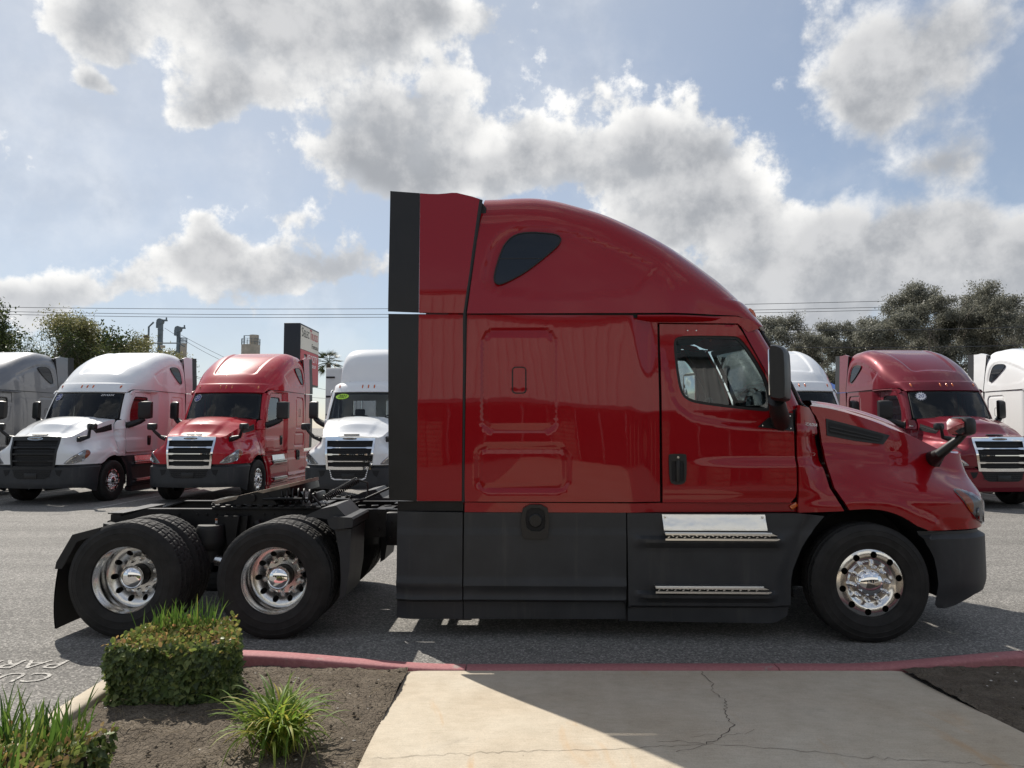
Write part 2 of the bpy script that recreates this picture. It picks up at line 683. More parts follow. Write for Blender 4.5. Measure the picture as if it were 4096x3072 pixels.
def smooth_interp(x, X, Z):
    """Catmull-Rom style cubic through the points"""
    X, Z = np.array(X, float), np.array(Z, float)
    mtan = np.gradient(Z, X)
    x = np.clip(np.asarray(x, float), X[0], X[-1])
    i = np.clip(np.searchsorted(X, x) - 1, 0, len(X) - 2)
    h = X[i + 1] - X[i]
    u = (x - X[i]) / h
    return ((2 * u ** 3 - 3 * u ** 2 + 1) * Z[i] + (u ** 3 - 2 * u ** 2 + u) * h * mtan[i] + (-2 * u ** 3 + 3 * u ** 2) * Z[i + 1] + (u ** 3 - u ** 2) * h * mtan[i + 1])


def NEX(x): return 6.0 - 2.9 * sst(x, -2.7, -1.2)


def r_z0(x): return 2.856 - .10 * sst(x, -1.07, -.80)
def r_zt(x): return smooth_interp(x, RX, RZ)
def r_W(x): return 1.205 - .265 * sst(x, -1.75, -.70) / float(sst(-.80, -1.75, -.70))
def r_bow(x): return .215 * sst(x, -2.6, -.85)


def roofY(x, z):
    z0, zt = r_z0(x), r_zt(x)
    u = np.clip((z - z0) / (zt - z0), 0, 1)
    n_ = NEX(x)
    return r_W(x) * (1 - u ** n_) ** (1 / n_) * (1 - .045 * (z - z0))


BROW = [(-3.36, 3.16), (-3.345, 3.28), (-3.29, 3.47), (-3.22, 3.575), (-3.10, 3.645), (-2.94, 3.672), (-2.78, 3.665), (-2.58, 3.625), (-2.38, 3.555), (-2.18, 3.48), (-1.98, 3.39), (-1.78, 3.30), (-2.0, 3.05), (-2.6, 3.0), (-3.2, 3.05)]


def make_roof(parent):
    NS, NC = 110, 64
    xs = np.interp(np.linspace(0, 1, NS), [0, .75, 1], [-3.49, -1.25, -.80])
    th = np.linspace(0, pi / 2, 900) ** 1.0
    rows = []
    for x in xs:
        z0, zt, w = float(r_z0(x)), float(r_zt(x)), float(r_W(x))
        n_ = float(NEX(x))
        y = w * np.cos(th) ** (2 / n_)
        z = z0 + (zt - z0) * np.sin(th) ** (2 / n_)
        L = np.concatenate([[0], np.cumsum(np.hypot(np.diff(y), np.diff(z)))])
        q = np.linspace(0, L[-1], NC)
        y, z = np.interp(q, L, y), np.interp(q, L, z)
        xx = x + float(r_bow(x)) * (1 - (y / w) ** 2) + .128 * (z - 2.853) * (1 - float(sst(x, -3.45, -2.7)))
        y = y * (1 - .045 * (z - z0))
        rows.append(np.stack([xx, -y, z], -1))
    P3 = np.array(rows)
    # relief along the normal
    du, dv = np.gradient(P3, axis=0), np.gradient(P3, axis=1)
    N = np.cross(du, dv)
    N /= np.linalg.norm(N, axis=-1, keepdims=True) + 1e-9
    N *= np.sign((N * (P3 - np.array([-2.2, 0, 3.0]))).sum(-1, keepdims=True))
    X, Y, Z = P3[..., 0], -P3[..., 1], P3[..., 2]
    ysh = .60 + .12 * np.clip((-1.1 - X) / 1.5, 0, 1.2)
    s1, s2, s3 = ysh - Y, -1.10 - X, X + 3.0
    k = .16
    hh = np.clip(.5 + .5 * (s2 - s1) / k, 0, 1)
    smin = s2 * (1 - hh) + s1 * hh - k * hh * (1 - hh)
    smin = np.minimum(smin, s3 * .5)
    d = -.028 * sst(smin, 0, .05)
    db = sdpoly(X, Z, BROW)
    dtop = pdist(X, Z, BROW[:12], False)
    d = d - .020 * np.where(db > 0, sst(dtop, 0, .035) * np.exp(-dtop / .30), 0) * (Y > .6)
    # visor step above the marker lights
    fr = sst(X, -1.35, -1.0)
    d = d + .014 * fr * (1 - sst(Z, 2.995, 3.02))
    P3 = P3 + N * d[..., None]
    full = np.concatenate([P3, (P3 * np.array([1, -1, 1]))[:, ::-1][:, 1:]], 1)
    mb = MB().grid(full)
    # closing rear lip
    o = mb.build('roof_fairing', RED, parent, sharp=50)
    return o


def roof_pt(y, z):
    """point on the front slope of the roof at lateral y, height z"""
    lo, hi = -1.6, -.80
    for _ in range(40):
        x = (lo + hi) / 2
        z0, zt, w = float(r_z0(x)), float(r_zt(x)), float(r_W(x))
        u = min(abs(y) / w, 1)
        zz = z0 + (zt - z0) * (1 - u ** float(NEX(x))) ** (1 / float(NEX(x)))
        if zz > z: lo = x
        else: hi = x
    return x + float(r_bow(x)) * (1 - (y / float(r_W(x))) ** 2)


def WSF(u, v):
    """windscreen surface, u -1..1 across, v 0..1 up"""
    u, v = np.asarray(u, float), np.asarray(v, float)
    y = u * (1.00 - .075 * v)
    x = -.50 - .325 * v + (.30 - .085 * v) * (1 - u * u) + .02 * np.sin(pi * v)
    z = 2.055 + .70 * v
    return V3(x, y, z)


# --- bonnet and wings
def h_zsh(a): return smooth_interp(a, [-.42, -.2, 0, .335, .665, .83, 1.0, 1.4], [2.045, 2.015, 1.968, 1.856, 1.70, 1.635, 1.608, 1.60])
def h_wtop(a): return np.interp(a, [-.35, .3, .8, 1.4], [.95, .86, .75, .70])


A0, LA = .40, 1.0


def HF(a, z):
    a, z = np.asarray(a, float), np.asarray(z, float)
    zs = h_zsh(a)
    tt = np.clip((z - 1.20) / (zs - 1.20), 0, 1)
    g = .66 * sst(tt, 0, .62) + .34 * tt
    w = 1.188 - .04 * sst(-a, -.1, .3)
    w = w * (1 - g) + h_wtop(a) * g
    rr = np.hypot(a, z - .5)
    w = w + .016 * (1 - sst(rr, .715, .76)) - .012 * sst(1.06 - z, 0, .1) * (a > .5)
    # swage line along the side of the bonnet
    w = w + .014 * np.exp(-((z - (1.60 - .12 * a)) / .035) ** 2) * (1 - sst(a, .5, .8))
    xf = 1.235 - .10 * sst(z, 1.2, 1.62)
    yc = .545 + .075 * (z - .9) / .7
    ph = np.clip((a - A0) / LA, 0, 1) * pi / 2
    x = np.where(a <= A0, a, A0 + (xf - A0) * np.sin(ph) ** .84)
    y = np.where(a <= A0, w, yc + (w - yc) * np.cos(ph) ** .84)
    return V3(x, -y, z)


def gx(y, z):
    y, z = np.asarray(y, float), np.asarray(z, float)
    return 1.205 - .10 * sst(z, 1.2, 1.62) + .06 * (1 - (y / .62) ** 2)


BA0, BLA = .55, 1.0


def BF(a, z):
    a, z = np.asarray(a, float), np.asarray(z, float)
    st = 1 - sst(z, .893, .912)
    low = sst(.52 - z, 0, .2)
    w = 1.165 + .032 * st - .03 * low
    xf = 1.185 + .060 * st - .05 * low
    yc = .56
    ph = np.clip((a - BA0) / BLA, 0, 1) * pi / 2
    x = np.where(a <= BA0, a, BA0 + (xf - BA0) * np.sin(ph) ** .88)
    y = np.where(a <= BA0, w, yc + (w - yc) * np.cos(ph) ** .88)
    b = a - BA0 - BLA
    y = np.where(b > 0, yc - b, y)
    x = np.where(b > 0, xf + .05 * (1 - ((yc - b) / yc) ** 2), x)
    return V3(x, -y, z)


def S_skirt(x, z):
    x, z = np.asarray(x, float), np.asarray(z, float)
    s = 1.200 - .010 * sst(z, .928, .940) + .022 * np.exp(-((z - .485) / .03) ** 2) - .012 * sst(.47 - z, 0, .06)
    s = s + .016 * np.exp(-((z - .345) / .018) ** 2) - .04 * sst(.335 - z, 0, .012)
    s = s + .004 * np.sin(x * 4.3) * np.sin(z * 6)
    return s


def S_step(x, z):
    x, z = np.asarray(x, float), np.asarray(z, float)
    s = 1.200 - .010 * sst(z, .928, .940) - .04 * sst(.30 - z, 0, .012)
    e1 = sst(x, -2.08, -1.86) * (1 - sst(x, -.86, -.70))
    s = s + .060 * e1 * sst(z, .79, .86) * (1 - sst(z, .885, .90))
    e2 = sst(x, -2.06, -1.90) * (1 - sst(x, -.92, -.78))
    s = s + .062 * e2 * sst(z, .345, .39) * (1 - sst(z, .425, .44))
    # scooped flare towards the wheel
    s = s - .035 * sst(x - np.interp(z, [.2, .5, .9, 1.1], [-.86, -.84, -.70, -.55]), 0, .12)
    return s


# ---------------------------------------------------------------- wheels
def tyre_mesh(name, lugs=True):
    """tyre with shoulders, ribs and cut tread blocks"""
    prof = [(.290, .118), (.296, .135), (.33, .148), (.352, .152), (.356, .1545), (.362, .1525), (.38, .1555), (.41, .156), (.414, .1585), (.42, .156), (.43, .1545), (.452, .150), (.456, .1515), (.465, .147), (.482, .138), (.494, .128), (.503, .119)]
    nt = 224
    tread = np.linspace(.113, -.113, 19)
    full = prof + [(.509 - .004 * (o / .11) ** 2, o) for o in tread] + [(r, -o) for r, o in prof[::-1]]
    rows = []
    n0 = len(prof)
    for i, (r, o) in enumerate(full):
        a = np.arange(nt)
        rr = np.full(nt, r)
        if lugs and i >= n0 - 2 and i < n0 + 21:
            j = i - n0
            cell = (a + (j // 3) * 2) % 5
            if -2 <= j <= 20:
                rr = np.where((cell == 0) & (j % 6 != 5), r - .008, rr)
            if j in (4, 9, 14):
                rr = np.full(nt, r - .010)
        ang = 2 * pi * a / nt
        rows.append(np.stack([rr * np.cos(ang), np.full(nt, -o), rr * np.sin(ang)], -1))
    mb = MB().grid(rows, closed=True)
    return mb.build(name, TYRE, sharp=28)


def disc_panel(r_out, r_in, rh, hr, nh, prof, seg=80, off=0.0):
    """wheel disc with round hand holes; prof: (r, o) list gives the face's offset"""
    circ = lambda cx, cz, r, n: [(cx + r * cos(2 * pi * k / n), cz + r * sin(2 * pi * k / n)) for k in range(n)]
    holes = [circ(rh * cos(2 * pi * (k + off) / nh), rh * sin(2 * pi * (k + off) / nh), hr, 16) for k in range(nh)]
    if r_in: holes.append(circ(0, 0, r_in, 40))
    pr = np.array(prof)
    def F(a, z):
        r = np.hypot(a, z)
        o = np.interp(r, pr[:, 0], pr[:, 1])
        return V3(a, -o, z)
    return circ(0, 0, r_out, seg), holes, F


def steer_wheel(parent, x, side):
    w = MB().lathe([(.286, .02), (.29, .11), (.296, .126), (.304, .131), (.311, .128), (.314, .118), (.308, .110)], 72).build('wheel', ALU, parent)
    ol, hs, F = disc_panel(.292, 0, .245, .0285, 10, [(0, .100), (.165, .100), (.178, .103), (.188, .112), (.20, .124), (.23, .131), (.265, .128), (.295, .118)], off=.3)
    panel('wheel_disc', ol, F, ALU, w, step=.017, holes=hs, depth=.035, sharp=30)
    ty = tyre_mesh('tyre')
    ty.parent = w
    MB().lathe([(.113, .085), (.113, .122), (.108, .134), (.095, .146), (.07, .158), (.04, .166), (.0005, .169)], 40).build('hub_cap', CHROME, w)
    nut = MB().lathe([(.020, .095), (.0225, .10), (.0225, .112), (.018, .118), (.018, .128), (.0165, .131), (.0165, .146), (.011, .162), (.004, .170), (.0003, .171)], 12).build('lug_nut', CHROME, w)
    for k in range(10):
        a = 2 * pi * (k + .15) / 10
        c = nut if k == 0 else inst(nut, parent=w)
        c.location = (.1465 * cos(a), 0, .1465 * sin(a))
    MB().lathe([(.285, .04), (.0005, .04)], 40).build('brake_drum', DARK, w)
    w.location = (x, -1.060, .505)
    return w


def drive_wheel(parent, x):
    w = MB().lathe([(.262, -.10), (.258, -.06), (.262, .03), (.268, .055), (.280, .075), (.290, .10), (.296, .122), (.304, .131), (.312, .128), (.314, .118), (.308, .110)], 72).build('wheel', ALU, parent, sharp=60)
    ol, hs, F = disc_panel(.262, .098, .212, .026, 10, [(0, -.135), (.165, -.135), (.172, -.125), (.182, -.115), (.215, -.085), (.24, -.07), (.262, -.066)], off=.1)
    panel('wheel_disc', ol, F, DISCALU, w, step=.015, holes=hs, depth=.035, sharp=30)
    ty = tyre_mesh('tyre')
    ty.parent = w
    MB().lathe([(.092, -.14), (.092, -.02), (.086, -.012), (.075, -.01)], 36).build('hub', FRAMEM, w)
    MB().lathe([(.096, -.012), (.102, .0), (.103, .012), (.099, .022), (.085, .034), (.06, .045), (.03, .052), (.0005, .054)], 40).build('hub_cap', CHROME, w)
    nut = MB().lathe([(.018, -.14), (.020, -.135), (.020, -.122), (.016, -.118), (.016, -.108), (.010, -.100), (.0003, -.098)], 12).build('lug_nut', DISCALU, w)
    for k in range(10):
        a = 2 * pi * (k + .4) / 10
        c = nut if k == 0 else inst(nut, parent=w)
        c.location = (.143 * cos(a), 0, .143 * sin(a))
    MB().lathe([(.25, -.15), (.0005, -.15)], 40).build('brake_drum', DARK, w)
    w.location = (x, -1.075, .505)
    return w


def turned(w, name=None):
    """a wheel turned round for the other side"""
    c = inst(w, parent=w.parent)
    c.location = (w.location[0], -w.location[1], w.location[2])
    c.rotation_euler = (0, 0, pi)
    for k in w.children: inst(k, parent=c)
    return c


def tufted(poly): return smoothpoly(poly, 2)


# ---------------------------------------------------------------- the whole tractor unit
def make_truck(root, short_cab=False):
    T = root
    R_ = {}

    def both(o):
        mirror(o)
        return o
    sideF = lambda S, off=0.0: (lambda a, z: V3(a, -(S(a, z) + off), z))
    if not short_cab:
        roof = make_roof(T)
        # tinted roof window in a rubber edge
        rw = [(-3.183,3.42),(-3.153,3.488),(-3.091,3.556),(-3.005,3.59),(-2.907,3.596),(-2.797,3.588),(-2.699,3.575),(-2.66,3.553),(-2.65,3.522),(-2.675,3.473),(-2.748,3.405),(-2.859,3.312),(-2.981,3.22),(-3.104,3.153),(-3.189,3.116),(-3.232,3.122),(-3.25,3.166),(-3.238,3.24),(-3.214,3.327)]
        rw = smoothpoly(rw, 1)
        wo = panel('roof_window', rw, lambda a, z: V3(a, -(roofY(a, z) + .008), z), DARKGLASS, T, .04, depth=.03)
        seam = [(-3.225 + .56 * k / 8, 3.36) for k in range(9)]
        MB().tube([(x, -(float(roofY(x, z)) + .010), z) for x, z in resample(rw + [rw[0]], .03, False)], .007, 6).build('window_seal', RUBBER, wo)
        MB().tube([(x, -(float(roofY(x, z)) + .010), z) for x, z in [(-3.205, 3.352), (-2.83, 3.352)]], .0035, 5).build('window_divider', PLASTIC, wo)
        both(wo)
        # sleeper side
        o = panel('sleeper_side', [(-3.49, 2.847), (-1.785, 2.838), (-1.79, 1.195), (-3.507, 1.195)], sideF(S_side), RED, T, .024, depth=.03)
        pts = [(a, z) for a, z in resample(rrect(-3.085, 2.147, -2.967, 2.377, .03) , .05)]
        MB().tube([(x, -float(S_side(x, z)) - .004, z) for x, z in pts + [pts[0]]], .0055, 6).build('latch_ring', RUBBER, o)
        both(o)
        # air deflectors behind the sleeper: painted panel and rubber flap, upper and lower
        S_ext = lambda x, z: 1.203 - .02 * ((z - 1.9) / .9) ** 2 * (z < 2.86) - .0225 - .03 * sst(z, 2.9, 4.0) + 0 * x
        up = [(-3.923, 3.963), (-3.845, 3.957), (-3.76, 3.955), (-3.69, 3.960), (-3.635, 3.966), (-3.59, 3.965), (-3.551, 3.955), (-3.45, 3.93), (-3.378, 3.905), (-3.515, 2.862), (-3.918, 2.868)]
        def ext_lean(a, z):
            return V3(a, -(1.195 - .040 * sst(z, 2.9, 4.0)), z)
        both(panel('upper_side_extender', up, ext_lean, RED, T, .06, depth=.05))
        both(panel('lower_side_extender', [(-3.921, 2.852), (-3.522, 2.848), (-3.530, 1.20), (-3.925, 1.20)], lambda a, z: V3(a, -(S_side(a * 0 - 3.5, z)), z), RED, T, .06, depth=.05))
        both(panel('upper_rubber_flap', [(-4.195, 3.986), (-3.926, 3.964), (-3.922, 2.868), (-4.196, 2.880)], ext_lean, BLACKPL, T, .08, depth=.02))
        both(panel('lower_rubber_flap', [(-4.195, 2.859), (-3.924, 2.855), (-3.928, 1.198), (-4.172, 1.209)], lambda a, z: V3(a, -(S_side(a * 0 - 3.5, z)), z), BLACKPL, T, .08, depth=.02))
        # rubber gasket beside the roof, and a black post below it
        g = MB()
        g.tube([(-3.372 - .138 * k / 8, -(1.19 - .045 * (1 - k / 8)), 3.90 - 1.05 * k / 8) for k in range(9)] + [(-3.512, -1.185, 2.0), (-3.515, -1.180, 1.19)], .017, 6)
        g.prism([(-3.58, 2.84), (-3.43, 2.84), (-3.325, 3.84), (-3.36, 3.885), (-3.42, 3.885)], -1.10, -1.05)  # filler added inside to block bright sky in the gap
        both(g.build('gasket_and_filler', RUBBER, T))
        # roof rear closing and rear wall of the sleeper
        MB().box((-3.47, 0, 2.5), (.04, 2.30, 2.80), bev=.01).build('rear_wall', RED, T)
        tb = np.linspace(0, pi, 41)
        rb = [(-1.135 * np.sign(cos(a)) * abs(cos(a)) ** (1 / 3) * (1 - .045 * 1.17 * sin(a)), 2.86 + 1.115 * sin(a) ** (1 / 3)) for a in tb]
        bh = MB().prism(rb, -3.445, -3.40, 'yz')
        bh.v = [(x + .128 * (z - 2.853), y, z) for x, y, z in bh.v]
        bh.build('roof_bulkhead', DARK, T)  # follows the roof section to block light leaking in behind it
        MB().box((-2.83, 0, 1.95), (1.28, 2.26, 1.7)).build('sleeper_blackout', DARK, T)  # unseen black block added to keep light from leaking through panel gaps
        MB().box((-2.17, 0, 2.0), (.03, 2.2, 1.75)).build('curtain', SEAT, T)
        MB().prism([(-3.46, -1.17), (-1.75, -1.17), (-1.3, -1.08), (-1.0, -.93), (-1.0, .93), (-1.3, 1.08), (-1.75, 1.17), (-3.46, 1.17)], 2.815, 2.875, 'xy').build('headliner', DARK, T)  # dark liner widened to seal the roof seam against leaking sun
        MB().box((-3.49, -1.135, 2.02), (.05, .07, 1.66)).box((-3.49, 1.135, 2.02), (.05, .07, 1.66)).build('rear_post', DARK, T)
    else:
        # day cab: low roof, tall narrow air dome on it, flat rear wall with a window
        rows = []
        for x in np.linspace(-2.3, -.80, 40):
            zt = float(np.interp(x, [-2.3, -1.4, -1.05, -.9, -.80], [3.10, 3.10, 3.06, 2.95, 2.765]))
            z0, w = float(r_z0(x)), float(np.interp(x, [-2.3, -1.5, -.8], [1.13, 1.11, .94]))
            th = np.linspace(0, pi, 41)
            y = -w * np.sign(np.cos(th)) * np.abs(np.cos(th)) ** (2 / 3)
            z = z0 + (zt - z0) * np.abs(np.sin(th)) ** (2 / 3)
            rows.append(np.stack([x + float(r_bow(x)) * (1 - (y / w) ** 2), y, z], -1))
        MB().grid(rows).build('cab_roof', RED, T)
        rows = []
        for x in np.linspace(0, 1, 30):
            xx = -2.35 + 1.35 * x
            zt = 3.05 + .95 * (1 - x ** 5.0) ** (1 / 2.2)
            w = .92 - .10 * x ** 3
            th = np.linspace(0, pi, 61)
            y = -w * np.sign(np.cos(th)) * np.abs(np.cos(th)) ** (2 / 5)
            z = 3.03 + (zt - 3.03) * np.abs(np.sin(th)) ** (2 / 5)
            rows.append(np.stack([xx + .16 * (1 - (y / w) ** 2) * x + 0 * y, y * (1 - .05 * (z - 3.0)), z], -1))
        MB().grid(rows).build('roof_air_dome', RED, T)
        o = panel('cab_side', [(-2.3, 2.845), (-1.785, 2.838), (-1.79, 1.195), (-2.3, 1.195)], sideF(lambda x, z: S_cab(-1.79 + 0 * x, z)), RED, T, .05)
        both(o)
        m = MB().box((-2.28, 0, 1.65), (.05, 2.2, .95)).box((-2.28, 0, 2.72), (.05, 2.2, .26))
        m.box((-2.28, -.95, 2.35), (.05, .32, .5)).box((-2.28, .95, 2.35), (.05, .32, .5)).box((-2.28, 0, 2.35), (.05, .30, .5))
        m.build('rear_wall', RED, T)
    # door
    dl = [(-1.765, 2.772), (-1.065, 2.766), (-1.02, 2.70), (-.652, 2.005), (-.60, 1.985), (-.595, 1.30), (-.605, 1.24), (-.650, 1.187), (-1.768, 1.187)]
    win = smoothpoly([(-1.646, 2.60), (-1.62, 2.655), (-1.52, 2.668), (-1.12, 2.667), (-1.035, 2.655), (-.90, 2.45), (-.80, 2.25), (-.775, 2.05), (-.80, 1.985), (-.90, 1.988), (-1.38, 2.043), (-1.53, 2.075), (-1.60, 2.15), (-1.63, 2.36)], 2)
    c_ = np.mean(win, 0)
    wi = []
    n = len(win)
    for i in range(n):
        p0, p1 = np.array(win[i - 1]), np.array(win[(i + 1) % n])
        tdir = (p1 - p0) / np.linalg.norm(p1 - p0)
        nn = np.array([-tdir[1], tdir[0]])
        if np.dot(nn, c_ - np.array(win[i])) < 0: nn = -nn
        wi.append(tuple(np.array(win[i]) + nn * .026))
    door = panel('door', dl, sideF(S_door), RED, T, .024, holes=[win], depth=.05)
    panel('window_frame', win, sideF(S_door, -.014), RUBBER, door, .03, holes=[wi], depth=.03)
    panel('window', wi, sideF(S_door, -.024), GLASS, door, .08, depth=0)
    hx, hz = -1.665, 1.50
    hb = smoothpoly([(-1.715, 1.60), (-1.70, 1.612), (-1.57, 1.612), (-1.555, 1.60), (-1.56, 1.39), (-1.59, 1.345), (-1.685, 1.345), (-1.71, 1.39)], 1)
    panel('handle', hb, sideF(S_door, .012), BLACKPL, door, .04, holes=[rrect(-1.69, 1.37, -1.58, 1.55, .02)], depth=.03)
    MB().box((-1.635, -(float(S_door(-1.635, 1.46)) + .010), 1.458), (.034, .03, .19), bev=.01).build('handle_lever', BLACKPL, door)
    MB().box((-1.635, -(float(S_door(-1.635, 1.46)) - .010), 1.458), (.12, .025, .20)).build('handle_recess', DARK, door)
    MB().lathe([(.011, 0), (.011, .012), (.0005, .012)], 14, c=(-1.633, -float(S_door(-1.633, 1.58)) - .010, 1.583)).build('door_lock', ALU, door)
    for sx in (-1.515, -1.435):
        MB().lathe([(.008, 0), (.006, .006), (.0005, .007)], 10, c=(sx, -float(S_door(sx, 2.71)), 2.713)).build('visor_screw', ALU, door)
    both(door)
    # header over the door, drip ledge, rocker below
    both(panel('door_header', [(-1.785, 2.785), (-1.06, 2.779), (-.97, 2.70), (-.862, 2.735), (-.93, 2.805), (-1.07, 2.842), (-1.785, 2.842)], sideF(S_cab, .004), RED, T, .03))
    led = []
    for k in range(25):
        x = -1.98 + 1.06 * k / 24
        w = min(float(r_W(x)), 1.20) + .004
        zz = 2.838 - .075 * float(sst(x, -1.12, -.92))
        yin = float(S_cab(x, 2.8)) - .03
        led.append([(x, -yin, zz), (x, -w, zz), (x, -w - .006, zz - .012), (x, -w + .006, zz - .026), (x, -yin, zz - .058)])
    both(MB().grid(led).build('drip_ledge', RED, T))
    both(panel('rocker_panel', [(-3.505, 1.187), (-.64, 1.178), (-.585, 1.19), (-.585, 1.102), (-3.505, 1.102)], lambda a, z: V3(a, -(np.where(a < -1.9, S_side(a, np.full_like(a, 1.2)), S_cab(a, np.full_like(a, 1.2))) - .012), z), RED, T, .04)) if not short_cab else \
        both(panel('rocker_panel', [(-2.3, 1.187), (-.64, 1.178), (-.585, 1.19), (-.585, 1.102), (-2.3, 1.102)], sideF(S_cab, -.012), RED, T, .06))
    # front pillar
    rows = []
    for v in np.linspace(0, 1, 15):
        dpt = np.array([-.640 - .398 * v, -float(S_cab(-.64 - .398 * v, 1.98 + .80 * v)) - .002, 1.98 + .79 * v])
        e = WSF(-1.0, v)
        e = np.array([e[0] - .012, e[1], e[2]])
        mid = np.array([dpt[0] * .25 + e[0] * .75, dpt[1] * .94 + e[1] * .06, (dpt[2] + e[2]) / 2])
        rows.append([(1 - q) ** 2 * dpt + 2 * q * (1 - q) * mid + q * q * e for q in np.linspace(0, 1, 9)])
    both(MB().grid(rows).build('windscreen_pillar', RED, T))
    both(MB().grid([[(p[0] - .05, p[1] + .04, p[2]) for p in r] for r in rows]).box((-1.45, -.95, 2.765), (.60, .14, .08)).build('pillar_dark_lining', DARK, T))  # dark lining added to cover bright reflections inside the pillar
    # windscreen
    wsF = lambda a, z: WSF(a / .95, z / .72)
    wl = smoothpoly([(-.915, .02), (-.90, .0), (.90, .0), (.915, .02), (.925, .30), (.925, .66), (.90, .70), (-.90, .70), (-.925, .66), (-.925, .30)], 2)
    ws = panel('windscreen', wl, wsF, SCREEN, T, .08, depth=0, outward=(1, 0, 0))
    wl2 = smoothpoly([(-.87, .055), (-.84, .03), (.84, .03), (.87, .055), (.875, .30), (.875, .62), (.84, .655), (-.84, .655), (-.875, .62), (-.875, .30)], 2)
    panel('screen_border', wl, lambda a, z: wsF(a, z) - np.array([.004, 0, 0]), BLACKPL, ws, .04, holes=[wl2], depth=0, outward=(1, 0, 0))
    rim = [WSF(a / .95, z / .72) for a, z in wl] + [WSF(wl[0][0] / .95, wl[0][1] / .72)]
    MB().tube(rim, .014, 6).build('screen_seal', RUBBER, ws)
    for s in (-1, 1):
        wp = [WSF(.02 + s * .30, .015), WSF(.02 + s * .30 + .1, .045), WSF(.02 + s * .30 + .52, .05)]
        MB().tube([p + np.array([.025, 0, 0]) for p in wp], .011, 5).build('wiper', BLACKPL, ws)
    # roof header strip to close above the glass, black tray below it
    top = [[WSF(u, 1.0) + np.array([-.05, 0, -.03]), WSF(u, 1.0) + np.array([.0, 0, .0]), WSF(u, 1.0) + np.array([-.02, 0, .035])] for u in np.linspace(-1, 1, 25)]
    MB().grid(top).build('header_strip', RED, T)
    tray = [[WSF(u, 0.0) + np.array([.0, 0, .0]), WSF(u, 0) + np.array([.06, 0, -.03]), WSF(u, 0) + np.array([.12, 0, -.12])] for u in np.linspace(-.90, .90, 21)]
    MB().grid(tray).build('wiper_tray', BLACKPL, T)
    # interior
    MB().box((-1.35, 0, 1.25), (1.5, 2.1, .08)).build('cab_floor', DARK, T)
    dsh = [(-.50, 1.3), (-.42, 1.95), (-.48, 2.02), (-.72, 2.02), (-.86, 1.97), (-.90, 1.85), (-.80, 1.55), (-.78, 1.3)]
    MB().prism(dsh, -.92, .92).build('dashboard', DASH, T)
    for y in (-.55, .55):
        st = MB()
        st.box((-1.80, y, 1.50), (.52, .52, .14), bev=.05)
        st.box((-2.02, y, 1.85), (.14, .50, .66), (0, -.14, 0), bev=.05)
        st.box((-2.07, y, 2.26), (.10, .28, .18), (0, -.14, 0), bev=.04)
        st.box((-1.80, y, 1.34), (.34, .34, .22))
        st.build('seat', SEAT, T)
    wh = MB()
    M = Matrix.Translation((-1.02, .55, 1.96)) @ Matrix.Rotation(R(-62), 4, 'Y')
    wh.tube([M @ Vector((.235 * cos(a), .235 * sin(a), 0)) for a in np.linspace(0, 2 * pi, 33)], .016, 8, False)
    wh.tube([M @ Vector((-.22, 0, 0)), M @ Vector((.22, 0, 0))], .014, 6)
    wh.tube([M @ Vector((0, 0, 0)), M @ Vector((.0, 0, -.32))], .04, 8)
    wh.build('steering_wheel', DASH, T)
    # cowl panel between door and bonnet
    def cowlF(a, z):
        y0 = S_door(np.full_like(a, -.595), np.minimum(z, 2.0))
        y1 = -HF(np.full_like(a, -.28), np.minimum(z, h_zsh(-.28)))[:, 1]
        e = sst(a, -.56, -.30)
        y = y0 * (1 - e) + y1 * e
        xg = np.interp(z, [1.1, 1.314, 1.503, 1.757, 1.885, 2.0], [-.18, -.285, -.303, -.32, -.325, -.40])
        y = y - .055 * sst(a - xg, -.13, -.01) * sst(z, 1.46, 1.56) * (1 - sst(z, 1.765, 1.785))
        y = y + .012 * sst(z, 1.775, 1.79)
        return V3(a, -y, z)
    cw = panel('cowl_panel', [(-.560, 2.043), (-.425, 2.02), (-.375, 1.955), (-.345, 1.885), (-.340, 1.757), (-.323, 1.503), (-.303, 1.314), (-.200, 1.118), (-.582, 1.100), (-.575, 1.5), (-.572, 1.85)], cowlF, RED, T, .015, depth=.04, sharp=40)
    cy = float(cowlF(np.array([-.46]), np.array([1.872]))[0][1])
    text('model_lettering', 'CASCADIA', .038, WHITEPR, cw, (-.458, cy - .008, 1.872), frame_rot((1, .25, -.10), (0, 0, 1)), .003, .35, space=1.05, sx=.95)
    MB().box((-.61, -1.10, 1.155), (.07, .02, .04), (0, -.6, 0), bev=.006).build('side_marker', AMBER, cw)
    both(cw)
    MB().prism([(-.58, 1.15), (-.58, 1.95), (-.40, 1.90), (-.28, 1.80), (-.20, 1.25)], -.80, .80).build('firewall', DARK, T)
    # bonnet
    sh = [(a, float(h_zsh(a))) for a in np.linspace(1.4, -.385, 28)]
    arch = [(-.115, 1.133), (-.05, 1.138), (.0, 1.140), (.087, 1.134), (.15, 1.122), (.211, 1.104), (.275, 1.077), (.335, 1.044), (.40, .998), (.452, .957)]
    hd = panel('hood', [(-.368, 1.985), (-.335, 1.945), (-.312, 1.885), (-.300, 1.757), (-.281, 1.503), (-.258, 1.314), (-.158, 1.128)] + arch + [(1.4, .957)] + sh, HF, RED, T, .028, depth=.035, sharp=30)
    # the same shell's top, bonnet vent and lamp belong to it
    rows = []
